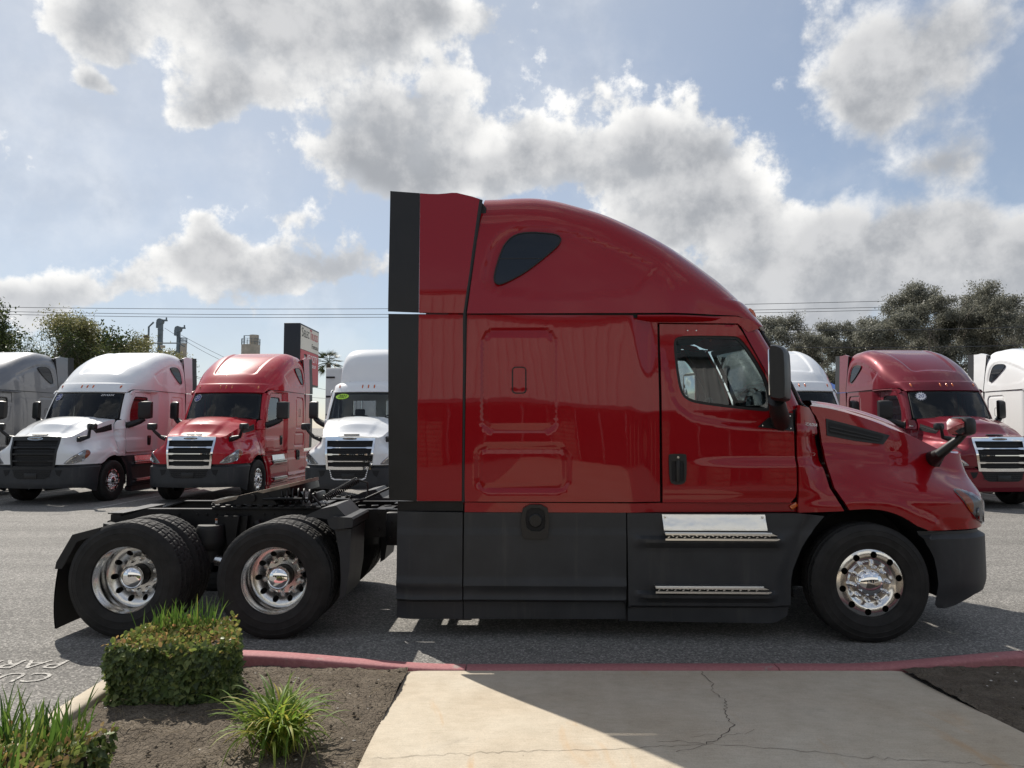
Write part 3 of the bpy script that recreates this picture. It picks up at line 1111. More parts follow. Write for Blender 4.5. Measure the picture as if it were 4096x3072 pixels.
    for a in np.linspace(-.385, 1.4, 62):
        e = HF(np.array([a]), np.array([float(h_zsh(a))]))[0]
        xc = float(np.interp(a, [-.385, .4, 1.4], [-.13, .66, 1.175]))
        cr = float(np.interp(a, [-.30, .4, 1.4], [.055, .075, .03]))
        row = []
        for q in np.linspace(0, 1, 22):
            e2 = 1 - (1 - q) ** 2
            bul = .022 * float(sst(q, .36, .50)) * float(sst(1.3 - a, 0, .5))
            row.append((e[0] + (xc - e[0]) * e2, e[1] * (1 - q), e[2] + cr * e2 + bul))
        rows.append(row + [(x, -y, z) for x, y, z in row[::-1][1:]])
    MB().grid(rows).build('hood_top', RED, T, sharp=30)
    # side vent with three slats
    va = [(-.246, 1.925), (.02, 1.860), (.364, 1.772), (.285, 1.690), (.02, 1.722), (-.25, 1.772)]
    def onhood(off): return lambda a, z: HF(a, z) + np.array([0, -off, 0])
    vt = panel('hood_vent', va, onhood(.006), BLACKPL, hd, .04, depth=.02, holes=[[(-.225, 1.895), (.02, 1.838), (.30, 1.768), (.265, 1.712), (.02, 1.742), (-.228, 1.792)]])
    panel('vent_recess', [(-.225, 1.895), (.02, 1.838), (.30, 1.768), (.265, 1.712), (.02, 1.742), (-.228, 1.792)], onhood(.0075), DARK, hd, .04, depth=0)
    for k in range(2):
        zo = [(-.222, 1.858 - .034 * k), (.02, 1.806 - .031 * k), (.27, 1.748 - .022 * k), (.265, 1.738 - .022 * k), (.02, 1.794 - .031 * k), (-.222, 1.845 - .034 * k)]
        panel('vent_slat', zo, onhood(.014), BLACKPL, hd, .05, depth=.008)
    # headlamp: housing, two reflectors, amber corner, clear lens
    hl = smoothpoly([(A0 + .27, 1.315), (A0 + .42, 1.285), (A0 + .60, 1.205), (A0 + .74, 1.11), (A0 + .845, .995), (A0 + .83, .970), (A0 + .68, .972), (A0 + .50, 1.02), (A0 + .38, 1.12), (A0 + .30, 1.22)], 2)
    def lampF(off):
        def f(a, z):
            p = HF(a, z)
            ph = np.clip((a - A0) / LA, 0, 1) * pi / 2
            return p + np.stack([np.sin(ph) * off, -np.cos(ph) * off, 0 * ph], -1)
        return f
    panel('headlight', hl, lampF(.005), GREYLAMP, hd, .03, depth=.03)
    for (a, z, rr) in ((A0 + .50, 1.085, .060), (A0 + .65, 1.05, .055)):
        p = lampF(.012)(np.array([a]), np.array([z]))[0]
        q = MB().lathe([(.0005, -.03), (rr * .5, -.022), (rr * .85, -.006), (rr, .004)], 20, 'X').build('lamp_reflector', LAMPCLEAR, hd)
        q.location = p
        q.rotation_euler = (0, 0, -.55)
    panel('turn_signal', smoothpoly([(A0 + .285, 1.30), (A0 + .36, 1.285), (A0 + .43, 1.18), (A0 + .42, 1.09), (A0 + .37, 1.12), (A0 + .31, 1.22)], 1), lampF(.010), AMBER, hd, .03, depth=0)
    panel('light_bar', smoothpoly([(A0 + .33, 1.30), (A0 + .42, 1.277), (A0 + .60, 1.195), (A0 + .74, 1.10), (A0 + .82, 1.0), (A0 + .80, 1.0), (A0 + .72, 1.085), (A0 + .58, 1.17), (A0 + .42, 1.25)], 1), lampF(.011), LAMPCLEAR, hd, .03, depth=0)
    panel('lamp_lens', hl, lampF(.018), LENS, hd, .03, depth=.012)
    both(hd)
    # little intake in front of the bonnet, marker lamps on the roof
    MB().box((1.03, 0, 1.665), (.07, .36, .02), (0, .22, 0)).build('hood_intake', BLACKPL, T)
    for y in (0, -.155, .155, -.80, .80):
        px_ = roof_pt(y, 2.90)
        mb = MB().lathe([(.0005, .030), (.6 * .026, .024), (.026, .004), (.026, -.02)], 14, 'X')
        mo = mb.build('marker_light', AMBER, T)
        mo.location = (px_ + .004, y, 2.90)
        mo.scale = (1, .85, 2.6)
        mo.rotation_euler = (0, -.45, y * -.25)
    # grille
    go = smoothpoly([(-.60, 1.60), (-.575, 1.618), (.575, 1.618), (.60, 1.60), (.535, .86), (.52, .848), (-.52, .848), (-.535, .86)], 1)
    gi = [(-.545, 1.525), (.545, 1.525), (.488, .895), (-.488, .895)]
    G = lambda off: (lambda a, z: V3(gx(a, z) + off, a, z))
    gr = panel('grille', go, G(.03), CHROME, T, .04, holes=[gi], depth=.07, inward=(-1, 0, 0), outward=(1, 0, 0))
    panel('grille_mesh', [(-.575, 1.57), (.575, 1.57), (.51, .86), (-.51, .86)], G(-.035), DARK, gr, .06, depth=0, outward=(1, 0, 0))
    for k in range(9):
        z = .945 + k * .067
        w = .49 + .05 * (z - .9) / .62
        panel('grille_louvre', [(-w, z), (w, z), (w, z + .012), (-w, z + .012)], G(-.022), BLACKPL, gr, .1, depth=.01, inward=(-1, 0, 0), outward=(1, 0, 0))
    for z in (1.362, 1.205, 1.045, .905):
        w = .488 + .057 * (z - .895) / .63
        br = [(-w, z + .018), (-w, z - .024), (-w + .10, z - .024), (-w + .15, z - .010), (w - .15, z - .010), (w - .10, z - .024), (w, z - .024), (w, z + .018), (w - .11, z + .018), (w - .15, z + .010), (-w + .15, z + .010), (-w + .11, z + .018)]
        panel('grille_bar', br, G(.022), CHROME, gr, .06, depth=.05, inward=(-1, 0, 0), outward=(1, 0, 0))
    ov = lambda rx, rz: [(rx * np.sign(cos(a)) * abs(cos(a)) ** .7, 1.570 + rz * sin(a)) for a in np.linspace(0, 2 * pi, 33)[:-1]]
    em = panel('emblem', ov(.185, .034), G(.036), CHROME, gr, .03, depth=.02, inward=(-1, 0, 0), outward=(1, 0, 0))
    panel('emblem_field', ov(.170, .025), G(.038), BLACKPR, gr, .03, depth=0, outward=(1, 0, 0))
    text('emblem_lettering', 'FREIGHTLINER', .046, CHROME, gr, (float(gx(0, 1.57)) + .041, 0, 1.57), frame_rot((0, 1, 0), (.2, 0, 1)), .001, .1, sx=.92)
    # bumper
    bl = [(.490, .912), (.522, .875), (.556, .80), (.583, .716), (.598, .61), (.605, .5), (.600, .40), (.594, .316), (.61, .290), (.70, .315), (.80, .352), (.92, .395), (1.05, .41), (1.3, .405), (2.11, .395), (2.11, .845), (1.66, .85), (1.52, .947), (.476, .947)]
    bu = panel('bumper', bl, BF, PLASTIC, T, .035, depth=.06, inward=lambda p: (-.8, .35, 0), sharp=30)
    BO = lambda off: (lambda a, z: BF(a, z) + np.array([off, 0, 0]))
    panel('tow_slot', [(1.42, .83), (1.56, .83), (1.53, .72), (1.47, .68)], BO(.005), DARK, bu, .05, depth=0)
    lo = panel('lower_grille', [(1.63, .843), (2.109, .843), (2.109, .625), (1.78, .625), (1.70, .67)], BO(.006), DARK, bu, .05, depth=.01, inward=(-1, 0, 0))
    for z in (.80, .755, .71, .665):
        panel('lower_grille_slat', [(1.66, z), (2.10, z), (2.10, z + .012), (1.66, z + .012)], BO(.012), BLACKPL, bu, .08, depth=.008, inward=(-1, 0, 0))
    both(bu)
    MB().box((float(BF(np.array([2.1]), np.array([.70]))[0][0]) + .012, 0, .695), (.015, .30, .12), bev=.004).build('plate_holder', BLACKPL, T)
    bk = MB().box((-1.78, -1.03, 1.93), (.10, .05, 1.66)).box((-.60, -.98, 1.50), (.12, .04, .8))  # dark strips added behind panel gaps to stop light showing through
    if not short_cab: bk.box((-2.09, -1.12, .62), (.14, .03, .92)).box((-3.515, -1.12, .62), (.14, .03, .92)).box((-2.8, -1.10, 1.10), (1.5, .04, .12))
    else: bk.box((-2.15, -1.12, .62), (.30, .03, .92))
    both(bk.box((-1.35, -1.02, 1.12), (1.5, .04, .10)).build('gap_backing', DARK, T))
    # wheel housing
    lin = []
    for k in range(17):
        a = R(-12 + 204 * k / 16)
        lin.append([(.655 * cos(a), y, .5 + .65 * sin(a)) for y in (-1.13, -.9, -.62)])
    m_ = MB().grid(lin)
    m_.prism([(.655 * cos(R(-12 + 204 * k / 16)), .5 + .65 * sin(R(-12 + 204 * k / 16))) for k in range(17)], -.66, -.62)
    both(m_.build('wheel_housing', DARK, T))
    # mirrors
    mp = smoothpoly([(-.945, 2.515), (-.925, 2.535), (-.850, 2.528), (-.785, 2.503), (-.762, 2.45), (-.760, 2.10), (-.79, 2.055), (-.93, 2.068), (-.948, 2.09)], 1)
    ym = np.linspace(-1.36, -1.62, 9)
    cm = np.mean(mp, 0)
    rows = []
    for k, y in enumerate(ym):
        s = [.80, .93, .985, 1, 1, 1, .985, .93, .80][k]
        rows.append([(cm[0] + .015 + (a - cm[0]) * s * .80 + (y + 1.49) * .55, y, cm[1] + (z - cm[1]) * (1 - (1 - s) * .45)) for a, z in mp])
    mm = MB().grid(rows, closed=True)
    for kk in (0, -1):
        mm.add(rows[kk], [tuple(range(len(mp)))])
    mo = mm.build('door_mirror', BLACKPL, T, sharp=50)
    MB().box((-.915, -1.49, 2.30), (.012, .20, .38), Matrix.Rotation(R(-29), 4, 'Z'), bev=.005).build('mirror_glass', CHROME, mo)
    MB().tube([(-.70, -1.07, 1.885), (-.745, -1.20, 1.925), (-.82, -1.36, 2.0), (-.862, -1.45, 2.075)], [.085, .080, .074, .07], 12).build('mirror_arm', BLACKPL, mo)
    panel('mirror_foot', [(-.918, 1.850), (-.818, 1.931), (-.664, 1.973), (-.603, 1.970), (-.603, 1.812), (-.917, 1.847)], sideF(S_door, .012), BLACKPL, mo, .04, depth=.03)
    for sx, sz in ((-.875, 1.862), (-.63, 1.945), (-.63, 1.835)):
        MB().lathe([(.008, 0), (.006, .005), (.0005, .006)], 10, c=(sx, -float(S_door(sx, sz)) - .012, sz)).build('mirror_screw', ALU, mo)
    both(mo)
    ha = [HF(np.array([.70]), np.array([1.545]))[0] + np.array([0, .02, 0]), np.array([.735, -1.0, 1.61]), np.array([.85, -1.09, 1.74]), np.array([.905, -1.13, 1.83]), np.array([.895, -1.16, 1.885])]
    hm = MB().tube(ha, [.075, .046, .034, .034, .03], 10).build('hood_mirror', BLACKPL, T)
    hb_ = MB()
    Mx = Matrix.Translation((.845, -1.15, 1.855)) @ Matrix.Rotation(R(12), 4, 'Z')
    hb_.box((0, 0, 0), (.12, .235, .165), Mx @ Matrix.Identity(4), bev=.045)
    hb_.build('mirror_head', BLACKPL, hm)
    mg = MB()
    Mg = Mx @ Matrix.Translation((-.060, 0, 0))
    rr_ = rrect(-.095, -.068, .095, .068, .035)
    mg.add([Mg @ Vector((-.012 * (1 - (a / .12) ** 2 - (b / .09) ** 2), a, b)) for a, b in rr_] + [Mg @ Vector((-.012, 0, 0))], [(i, (i + 1) % len(rr_), len(rr_)) for i in range(len(rr_))])
    mg.build('mirror_glass', CHROME, hm)
    pf = HF(np.array([.71]), np.array([1.53]))[0]
    MB().box((pf[0], pf[1] - .01, pf[2]), (.13, .04, .16), (.5, .2, .1), bev=.018).build('mirror_foot', BLACKPL, hm)
    both(hm)
    # skirts
    ms = [(-3.508, 1.100), (-2.095, 1.100), (-2.102, .182), (-3.512, .174)]
    if not short_cab:
        sk = panel('tank_skirt', ms, sideF(S_skirt), PLASTIC, T, .03, depth=.04)
        both(panel('rear_skirt', [(-4.103, 1.108), (-3.522, 1.100), (-3.522, .174), (-4.106, .171)], lambda a, z: V3(a, -(S_skirt(a, z) - .05 * sst(-a, 3.95, 4.15)), z), PLASTIC, T, .03, depth=.04))
        fp = smoothpoly([(-3.015, 1.05), (-2.985, 1.172), (-2.785, 1.172), (-2.762, 1.05), (-2.775, .895), (-2.80, .878), (-2.975, .878), (-3.0, .895)], 1)
        fi = smoothpoly([(-2.975, 1.05), (-2.955, 1.145), (-2.815, 1.145), (-2.795, 1.05), (-2.81, .945), (-2.955, .945)], 1)
        panel('filler_surround', fp, lambda a, z: V3(a, 0 * a - 1.222, z), BLACKPL, sk, .05, holes=[fi], depth=.05)
        panel('filler_recess', fi, lambda a, z: V3(a, 0 * a - 1.206, z), DARK, sk, .06, depth=0)
        MB().lathe([(.058, -.01), (.058, .012), (.05, .02), (.0005, .02)], 20, c=(-2.885, -1.207, 1.035)).box((-2.885, -1.23, 1.035), (.022, .014, .10)).build('tank_cap', BLACKPL, sk)
        both(sk)
    sf = panel('step_fairing', [(-2.085, 1.098), (-.60, 1.098), (-.368, 1.072), (-.44, .99), (-.518, .89), (-.575, .80), (-.619, .697), (-.655, .61), (-.671, .529), (-.682, .29), (-.70, .21), (-.78, .165), (-.85, .154), (-2.082, .168)], sideF(S_step), PLASTIC, T, .026, depth=.04, sharp=30)
    pl = panel('step_plate', [(-1.784, 1.090), (-.895, 1.090), (-.885, .955), (-1.774, .955)], lambda a, z: V3(a, -(1.196 + .03 * sst(1.09 - z, 0, .13)), z), DULLALU, sf, .05, depth=.005)
    for sx in (-1.76, -.92):
        MB().lathe([(.011, 0), (.009, .006), (.0005, .007)], 10, c=(sx, -1.203, 1.065)).build('plate_screw', TREADALU, sf)
    for (x0, x1, zt, zb) in ((-1.774, -.80, .945, .878), (-1.862, -.88, .492, .432)):
        m2 = MB()
        L = x1 - x0
        m2.box(((x0 + x1) / 2 - .03, -1.236, zt - .008), (L - .06, .07, .016), bev=.004)
        m2.prism([(x0, zt - .020), (x0 + .01, zt - .010), (x1 - .06, zt - .010), (x1 - .02, zt - .026)], -1.285, -1.268)
        m2.prism([(x0, zb + .002), (x0, zb + .018), (x1 - .005, zb + .018), (x1, zb + .012), (x1 - .03, zb)], -1.290, -1.270)
        nb = 26
        for k in range(nb):
            xx = x0 + .03 + (L - .12) * k / (nb - 1)
            for zz in (zb + .020 + .012 * (k % 2),):
                m2.box((xx, -1.278, zz + .008), (.020, .010, .008), (0, .5 if k % 2 else -.5, 0))
        dk_ = MB().box(((x0 + x1) / 2, -1.262, (zt + zb) / 2 - .006), (L * .96, .008, zt - zb - .02)).build('step_well', DARK, sf)
        m2.build('step', TREADALU, sf)
    both(sf)
    # front wheels
    fw = steer_wheel(T, 0.0, -1)
    turned(fw)
    return T


def stick(parent, u, v, kind, body, m_text, size):
    pass


# ================================================================ noise for shapes
def vnoise(x, y, seed=0):
    x, y = np.asarray(x, float), np.asarray(y, float)
    xi, yi = np.floor(x).astype(np.int64), np.floor(y).astype(np.int64)
    xf, yf = x - xi, y - yi
    u, v = xf * xf * (3 - 2 * xf), yf * yf * (3 - 2 * yf)
    def h(a, b):
        n = (a * 374761393 + b * 668265263 + seed * 1442695041) & 0x7fffffff
        n = ((n ^ (n >> 13)) * 1274126177) & 0x7fffffff
        return ((n ^ (n >> 16)) & 0xffff) / 65535.0
    return (h(xi, yi) * (1 - u) + h(xi + 1, yi) * u) * (1 - v) + (h(xi, yi + 1) * (1 - u) + h(xi + 1, yi + 1) * u) * v


def fbm(x, y, o=4, seed=0):
    s, a, t_ = 0, 1, 0
    for k in range(o):
        s = s + a * vnoise(x * 2 ** k, y * 2 ** k, seed + k)
        t_ += a
        a *= .5
    return s / t_


# ================================================================ setting materials
def f_asphalt(q, b, ob):
    vo = q.n('ShaderNodeTexVoronoi')
    q.put(vo.inputs['Vector'], ob)
    vo.inputs['Scale'].default_value = 75
    sp = q.n('ShaderNodeSeparateColor')
    q.put(sp.inputs[0], vo.outputs['Color'])
    big = q.noise(ob, .35, 5, .6)
    mid = q.noise(ob, 3.0, 4, .6)
    stone = q.ramp(sp.outputs[0], [(0.0, (.135, .129, .119)), (.45, (.21, .201, .187)), (.8, (.305, .292, .27)), (1.0, (.48, .455, .42))])
    tone = q.m('ADD', q.m('MULTIPLY', big, .55), q.m('MULTIPLY_ADD', mid, .35, .62))
    col = q.mix(1.0, stone, q.ramp(tone, [(.75, (.78, .78, .79)), (1.25, (1.0, 1.0, 1.0))]), 'MULTIPLY')
    fine = q.noise(ob, 210, 2, .6)
    col = q.mix(.5, col, q.mix(1.0, col, q.ramp(fine, [(.3, (.45, .45, .45)), (.7, (1, 1, 1))]), 'MULTIPLY'))
    ms = q.n('ShaderNodeMapping')
    q.put(ms.inputs[0], ob)
    ms.inputs['Scale'].default_value = (.10, 1.5, 1)
    streak = q.noise(ms.outputs[0], 1.0, 4, .6, .4)
    col = q.mix(1.0, col, q.ramp(streak, [(.35, (.80, .80, .80)), (.6, (1, 1, 1))]), 'MULTIPLY')
    # oil spots
    oil = q.step(q.noise(ob, 1.3, 4, .6), .64, .74)
    col = q.mix(q.m('MULTIPLY', oil, .45), col, (.03, .03, .03, 1))
    q.put(b.inputs['Base Color'], col)
    q.put(b.inputs['Roughness'], .85)
    bn = q.n('ShaderNodeBump')
    bn.inputs['Strength'].default_value = .8
    bn.inputs['Distance'].default_value = .006
    q.put(bn.inputs['Height'], q.m('ADD', vo.outputs['Distance'], fine))
    q.nt.links.new(bn.outputs[0], b.inputs['Normal'])


ASPH = mat('worn asphalt', rough=.85, spec=.3, fn=f_asphalt)


def f_concrete(q, b, ob):
    big = q.noise(ob, .9, 5, .62)
    mid = q.noise(ob, 7, 5, .65)
    mp_ = q.n('ShaderNodeMapping')
    q.put(mp_.inputs[0], ob)
    mp_.inputs['Scale'].default_value = (6, 160, 1)
    broom = q.noise(mp_.outputs[0], 1.0, 3, .6)
    fine = q.noise(ob, 120, 3, .6)
    c = q.ramp(big, [(.25, (.51, .425, .315)), (.5, (.59, .515, .405)), (.75, (.64, .58, .475))])
    c = q.mix(1.0, c, q.ramp(mid, [(.25, (.80, .79, .77)), (.75, (1, 1, 1))]), 'MULTIPLY')
    c = q.mix(1.0, c, q.ramp(broom, [(.3, (.86, .86, .86)), (.7, (1, 1, 1))]), 'MULTIPLY')
    c = q.mix(1.0, c, q.ramp(fine, [(.3, (.84, .84, .84)), (.6, (1, 1, 1))]), 'MULTIPLY')
    st = q.n('ShaderNodeMapping')
    q.put(st.inputs[0], ob)
    st.inputs['Scale'].default_value = (2.2, .5, 1)
    rust = q.step(q.noise(st.outputs[0], 1.6, 4, .6, .6), .60, .78)
    c = q.mix(q.m('MULTIPLY', rust, .60), c, (.46, .28, .13, 1))
    stain = q.step(q.noise(ob, 1.7, 4, .6, 1.0), .60, .80)
    c = q.mix(q.m('MULTIPLY', stain, .40), c, (.16, .14, .12, 1))
    pit = q.step(q.noise(ob, 38, 2, .5), .74, .80)
    c = q.mix(q.m('MULTIPLY', pit, .5), c, (.12, .11, .10, 1))
    q.put(b.inputs['Base Color'], c)
    bn = q.n('ShaderNodeBump')
    bn.inputs['Strength'].default_value = .5
    bn.inputs['Distance'].default_value = .003
    q.put(bn.inputs['Height'], q.m('ADD', broom, fine))
    q.nt.links.new(bn.outputs[0], b.inputs['Normal'])


CONC = mat('broomed concrete', rough=.85, spec=.3, fn=f_concrete)


def f_redkerb(q, b, ob):
    wear = q.step(q.noise(ob, 5.5, 6, .65), .60, .70)
    wear2 = q.noise(ob, 40, 4, .7)
    c = q.ramp(wear2, [(.25, (.29, .11, .115)), (.6, (.385, .16, .165)), (.85, (.46, .25, .24))])
    c = q.mix(q.m('MULTIPLY', wear, .75), c, q.ramp(wear2, [(.3, (.22, .20, .18)), (.7, (.36, .33, .30))]))
    q.put(b.inputs['Base Color'], c)
    bn = q.n('ShaderNodeBump')
    bn.inputs['Strength'].default_value = .5
    bn.inputs['Distance'].default_value = .004
    q.put(bn.inputs['Height'], wear2)
    q.nt.links.new(bn.outputs[0], b.inputs['Normal'])


REDKERB = mat('worn red kerb paint', rough=.7, spec=.3, fn=f_redkerb)


def f_soil(q, b, ob):
    a = q.noise(ob, 6, 6, .65)
    f = q.noise(ob, 90, 4, .65)
    c = q.ramp(a, [(.25, (.10, .080, .060)), (.55, (.165, .135, .102)), (.8, (.26, .22, .17))])
    c = q.mix(1.0, c, q.ramp(f, [(.25, (.50, .50, .50)), (.7, (1.05, 1.05, 1.05))]), 'MULTIPLY')
    q.put(b.inputs['Base Color'], c)
    bn = q.n('ShaderNodeBump')
    bn.inputs['Strength'].default_value = .7
    bn.inputs['Distance'].default_value = .016
    vo = q.n('ShaderNodeTexVoronoi', feature='DISTANCE_TO_EDGE')
    wv = q.n('ShaderNodeTexNoise')
    q.put(wv.inputs['Vector'], ob)
    wv.inputs['Scale'].default_value = 22
    q.put(vo.inputs['Vector'], q.v('ADD', ob, q.v('SCALE', wv.outputs['Color'], .05)))
    vo.inputs['Scale'].default_value = 26
    q.put(bn.inputs['Height'], q.m('ADD', q.m('ADD', f, q.noise(ob, 30, 4, .6)), q.m('MULTIPLY', q.step(vo.outputs['Distance'], 0, .12), 1.1)))
    q.nt.links.new(bn.outputs[0], b.inputs['Normal'])


SOIL = mat('dry garden soil', rough=.95, spec=.2, fn=f_soil)


def f_wornwhite(q, b, ob):
    w = q.step(q.noise(ob, 30, 5, .75), .42, .66)
    q.put(b.inputs['Base Color'], q.mix(w, (.24, .23, .215, 1), (.60, .58, .53, 1)))


WORN = mat('worn white road paint', rough=.8, spec=.3, fn=f_wornwhite)
CRACK = mat('dark crack', (.075, .062, .05), .95)
STONEM = mat('pale pebble', (.42, .39, .35), .8, vary=(20, .3))


def leafmat(name, stops, transl=.35, rough=.45):
    m = bpy.data.materials.new(name)
    m.use_nodes = True
    q = NT(m.node_tree)
    g = q.n('ShaderNodeNewGeometry')
    c = q.ramp(g.outputs['Random Per Island'], stops)
    b = q.n('ShaderNodeBsdfPrincipled')
    q.put(b.inputs['Base Color'], c)
    b.inputs['Roughness'].default_value = rough
    b.inputs['Specular IOR Level'].default_value = .4
    tr = q.n('ShaderNodeBsdfTranslucent')
    q.put(tr.inputs[0], c)
    mx = q.n('ShaderNodeMixShader')
    mx.inputs[0].default_value = transl
    q.nt.links.new(b.outputs[0], mx.inputs[1])
    q.nt.links.new(tr.outputs[0], mx.inputs[2])
    o = q.n('ShaderNodeOutputMaterial')
    q.nt.links.new(mx.outputs[0], o.inputs[0])
    MATS[name] = m
    return m


def leafmat_obj(name, stops, transl=.35, rough=.45):
    m = leafmat(name, stops, transl, rough)
    q = m.node_tree
    oi = q.nodes.new('ShaderNodeObjectInfo')
    for l in list(q.links):
        if l.from_node.type == 'NEW_GEOMETRY':
            q.links.new(oi.outputs['Random'], l.to_socket)
    return m


IVYST = [(0, (.035, .055, .018)), (.5, (.095, .14, .042)), (.85, (.17, .22, .065)), (1, (.27, .30, .10))]
TOPST = [(0, (.12, .18, .04)), (.42, (.22, .27, .065)), (.66, (.32, .28, .085)), (.84, (.44, .23, .11)), (1, (.20, .26, .06))]
GRASSST = [(0, (.05, .11, .018)), (.5, (.09, .17, .028)), (.85, (.15, .23, .045)), (1, (.26, .24, .06))]
LILYST = [(0, (.12, .21, .03)), (.5, (.20, .30, .045)), (.82, (.30, .36, .06)), (1, (.50, .40, .09))]
IVY, IVYO = leafmat('ivy leaf', IVYST), leafmat_obj('ivy leaf single', IVYST)
TOPL, TOPLO = leafmat('new hedge leaf', TOPST, .45), leafmat_obj('new hedge leaf single', TOPST, .45)
GRASS = leafmat('green blade', GRASSST, .4)
LILYO = leafmat_obj('strap leaf', LILYST, .55, .55)
DRY = leafmat('dry straw', [(0, (.16, .11, .06)), (1, (.30, .24, .15))], .2, .8)
OLIVE = leafmat('olive foliage', [(0, (.10, .105, .043)), (.6, (.18, .178, .075)), (1, (.30, .275, .125))], .45)
DARKTREE = leafmat('dark foliage', [(0, (.022, .034, .012)), (.6, (.045, .066, .020)), (1, (.12, .145, .045))], .35)
EUC = leafmat('grey green foliage', [(0, (.105, .106, .084)), (.6, (.18, .182, .147)), (1, (.30, .295, .24))], .45)
BUSH = leafmat('yellow green foliage', [(0, (.05, .08, .015)), (1, (.17, .19, .04))], .4)
PALML = leafmat('palm frond', [(0, (.025, .035, .012)), (1, (.07, .085, .03))], .3)
BARK = mat('tree bark', (.12, .095, .075), .9, vary=(6, .5))
PALEBARK = mat('pale eucalyptus bark', (.23, .195, .165), .9, vary=(5, .45))
TWIG = mat('hedge twigs', (.035, .026, .018), .95, vary=(12, .4))

# ================================================================ ground
gd = mk('ground', [(-400, -60, 0), (400, -60, 0), (400, 900, 0), (-400, 900, 0)], [(0, 1, 2, 3)], ASPH, None, False)
tag(gd, kind='structure')


def dip(x):
    """height of the kerb top along x: lowered where the walkway meets the lot"""
    return .135 - .110 * (sst(x, -2.2, -.35) * (1 - sst(x, 2.5, 4.2)))


# red kerb, cast in lengths with a joint between them
KY0, KY1 = 5.475, 5.63
kerb = empty('kerb', (0, 5.55, 0))
tag(kerb, kind='structure')


def kerb_run(pts, w, name, m, parent, zf):
    """pts along the outer edge; w to the left of the run is the inner side"""
    rows = []
    for i, p in enumerate(pts):
        a, b = np.array(pts[max(i - 1, 0)]), np.array(pts[min(i + 1, len(pts) - 1)])
        d = (b - a) / np.linalg.norm(b - a)
        nrm = np.array([d[1], -d[0]])
        h = zf(p[0])
        pr = [(0.02, -.05), (.012, h - .03), (-.004, h - .012), (-.025, h), (-w + .02, h + .002), (-w + .004, h - .008), (-w, h - .02), (-w, -.05)]
        rows.append([(p[0] - nrm[0] * o * -1, p[1] - nrm[1] * o * -1, z) for o, z in pr])
    m_ = MB().grid(rows)
    m_.add(rows[0], [tuple(range(8))])
    m_.add(rows[-1], [tuple(range(8))])
    o = m_.build(name, m, parent, sharp=50)
    o.location = (0, -5.55, 0)
    return o


xs_j = [-2.35, -.35, 2.02, 3.9, 6.0, 9.0, 12.0]
for i in range(len(xs_j) - 1):
    pts = [(x, KY1 + .012 * sin(x * .9)) for x in np.linspace(xs_j[i + 1] - .004, xs_j[i] + .004, 24)]
    kerb_run(pts, .155, 'kerb_segment', REDKERB, kerb, dip)
# rounded corner and the bare concrete kerb along the drive
cor = [(-2.35 - .45 * sin(a), KY1 - .45 + .45 * cos(a) + .06 * sin(a)) for a in np.linspace(0.0, pi / 2, 12)]
kerb_run([(-2.346, KY1 - .01)] + cor[1:8], .155, 'kerb_segment', REDKERB, kerb, dip)
kerb_run(cor[7:] + [(-2.80, y) for y in np.linspace(5.1, 3.6, 8)], .155, 'kerb_segment', CONC, kerb, dip)
kerb_run([(-2.80, y) for y in np.linspace(3.592, 1.4, 10)], .155, 'kerb_segment', CONC, kerb, dip)

# walkway of cast concrete, rising from the lowered kerb
ys = np.concatenate([np.linspace(5.468, 3.9, 20), np.linspace(3.7, -9.5, 14)])
def walk_z(y): return .018 + .105 * sst(y, 5.55, 3.7)
rows = [[(x, y, float(walk_z(y)) + (0.0 if -.75 < x < 2.9 else -.004)) for x in [-.785, -.772] + list(np.linspace(-.7, 2.85, 14)) + [2.918, 2.93]] for y in ys]
rows = [[(r[0][0], r[0][1], r[0][2] - .15)] + r + [(r[-1][0], r[-1][1], r[-1][2] - .15)] for r in rows]
walk = MB().grid(rows).build('walkway', CONC, None, sharp=50)
tag(walk, kind='structure')


def crack(pts, w, seed):
    rnd = random.Random(seed)
    P_ = resample(pts, .035, False)
    vs, fs = [], []
    for i, (x, y) in enumerate(P_):
        j = rnd.gauss(0, .009)
        ww = w * .55 * rnd.uniform(.35, 1.3)
        a, b = np.array(P_[max(i - 1, 0)]), np.array(P_[min(i + 1, len(P_) - 1)])
        d = (b - a) / (np.linalg.norm(b - a) + 1e-9)
        n = np.array([-d[1], d[0]])
        c = np.array([x, y]) + n * j
        for s in (-1, 1):
            p = c + n * s * ww
            vs.append((p[0], p[1], float(walk_z(p[1])) + .0025))
    for i in range(len(P_) - 1):
        fs.append((2 * i, 2 * i + 1, 2 * i + 3, 2 * i + 2))
    return mk('crack', vs, fs, CRACK, walk, False)


crack([(1.41, 5.45), (1.42, 5.2), (1.37, 4.98), (1.40, 4.75), (1.31, 4.5), (1.30, 4.3), (1.20, 4.12), (1.06, 4.0)], .0045, 1)
crack([(-.77, 3.82), (-.5, 3.85), (-.2, 3.89), (.15, 3.92), (.5, 3.93), (.75, 3.96), (.9, 3.97), (1.06, 4.0)], .0028, 2)
crack([(1.06, 4.0), (1.3, 3.97), (1.55, 3.92), (1.8, 3.84), (2.1, 3.80), (2.5, 3.74), (2.92, 3.68)], .0028, 3)
for k, pts in enumerate([[(1.06, 4.0), (.92, 4.05), (.80, 4.04)], [(1.20, 4.12), (1.32, 4.15), (1.40, 4.22)], [(1.06, 4.0), (.97, 3.94), (.88, 3.89)], [(1.2, 4.12), (1.1, 4.14), (1.0, 4.10)]]):
    crack(pts, .0022, 20 + k)

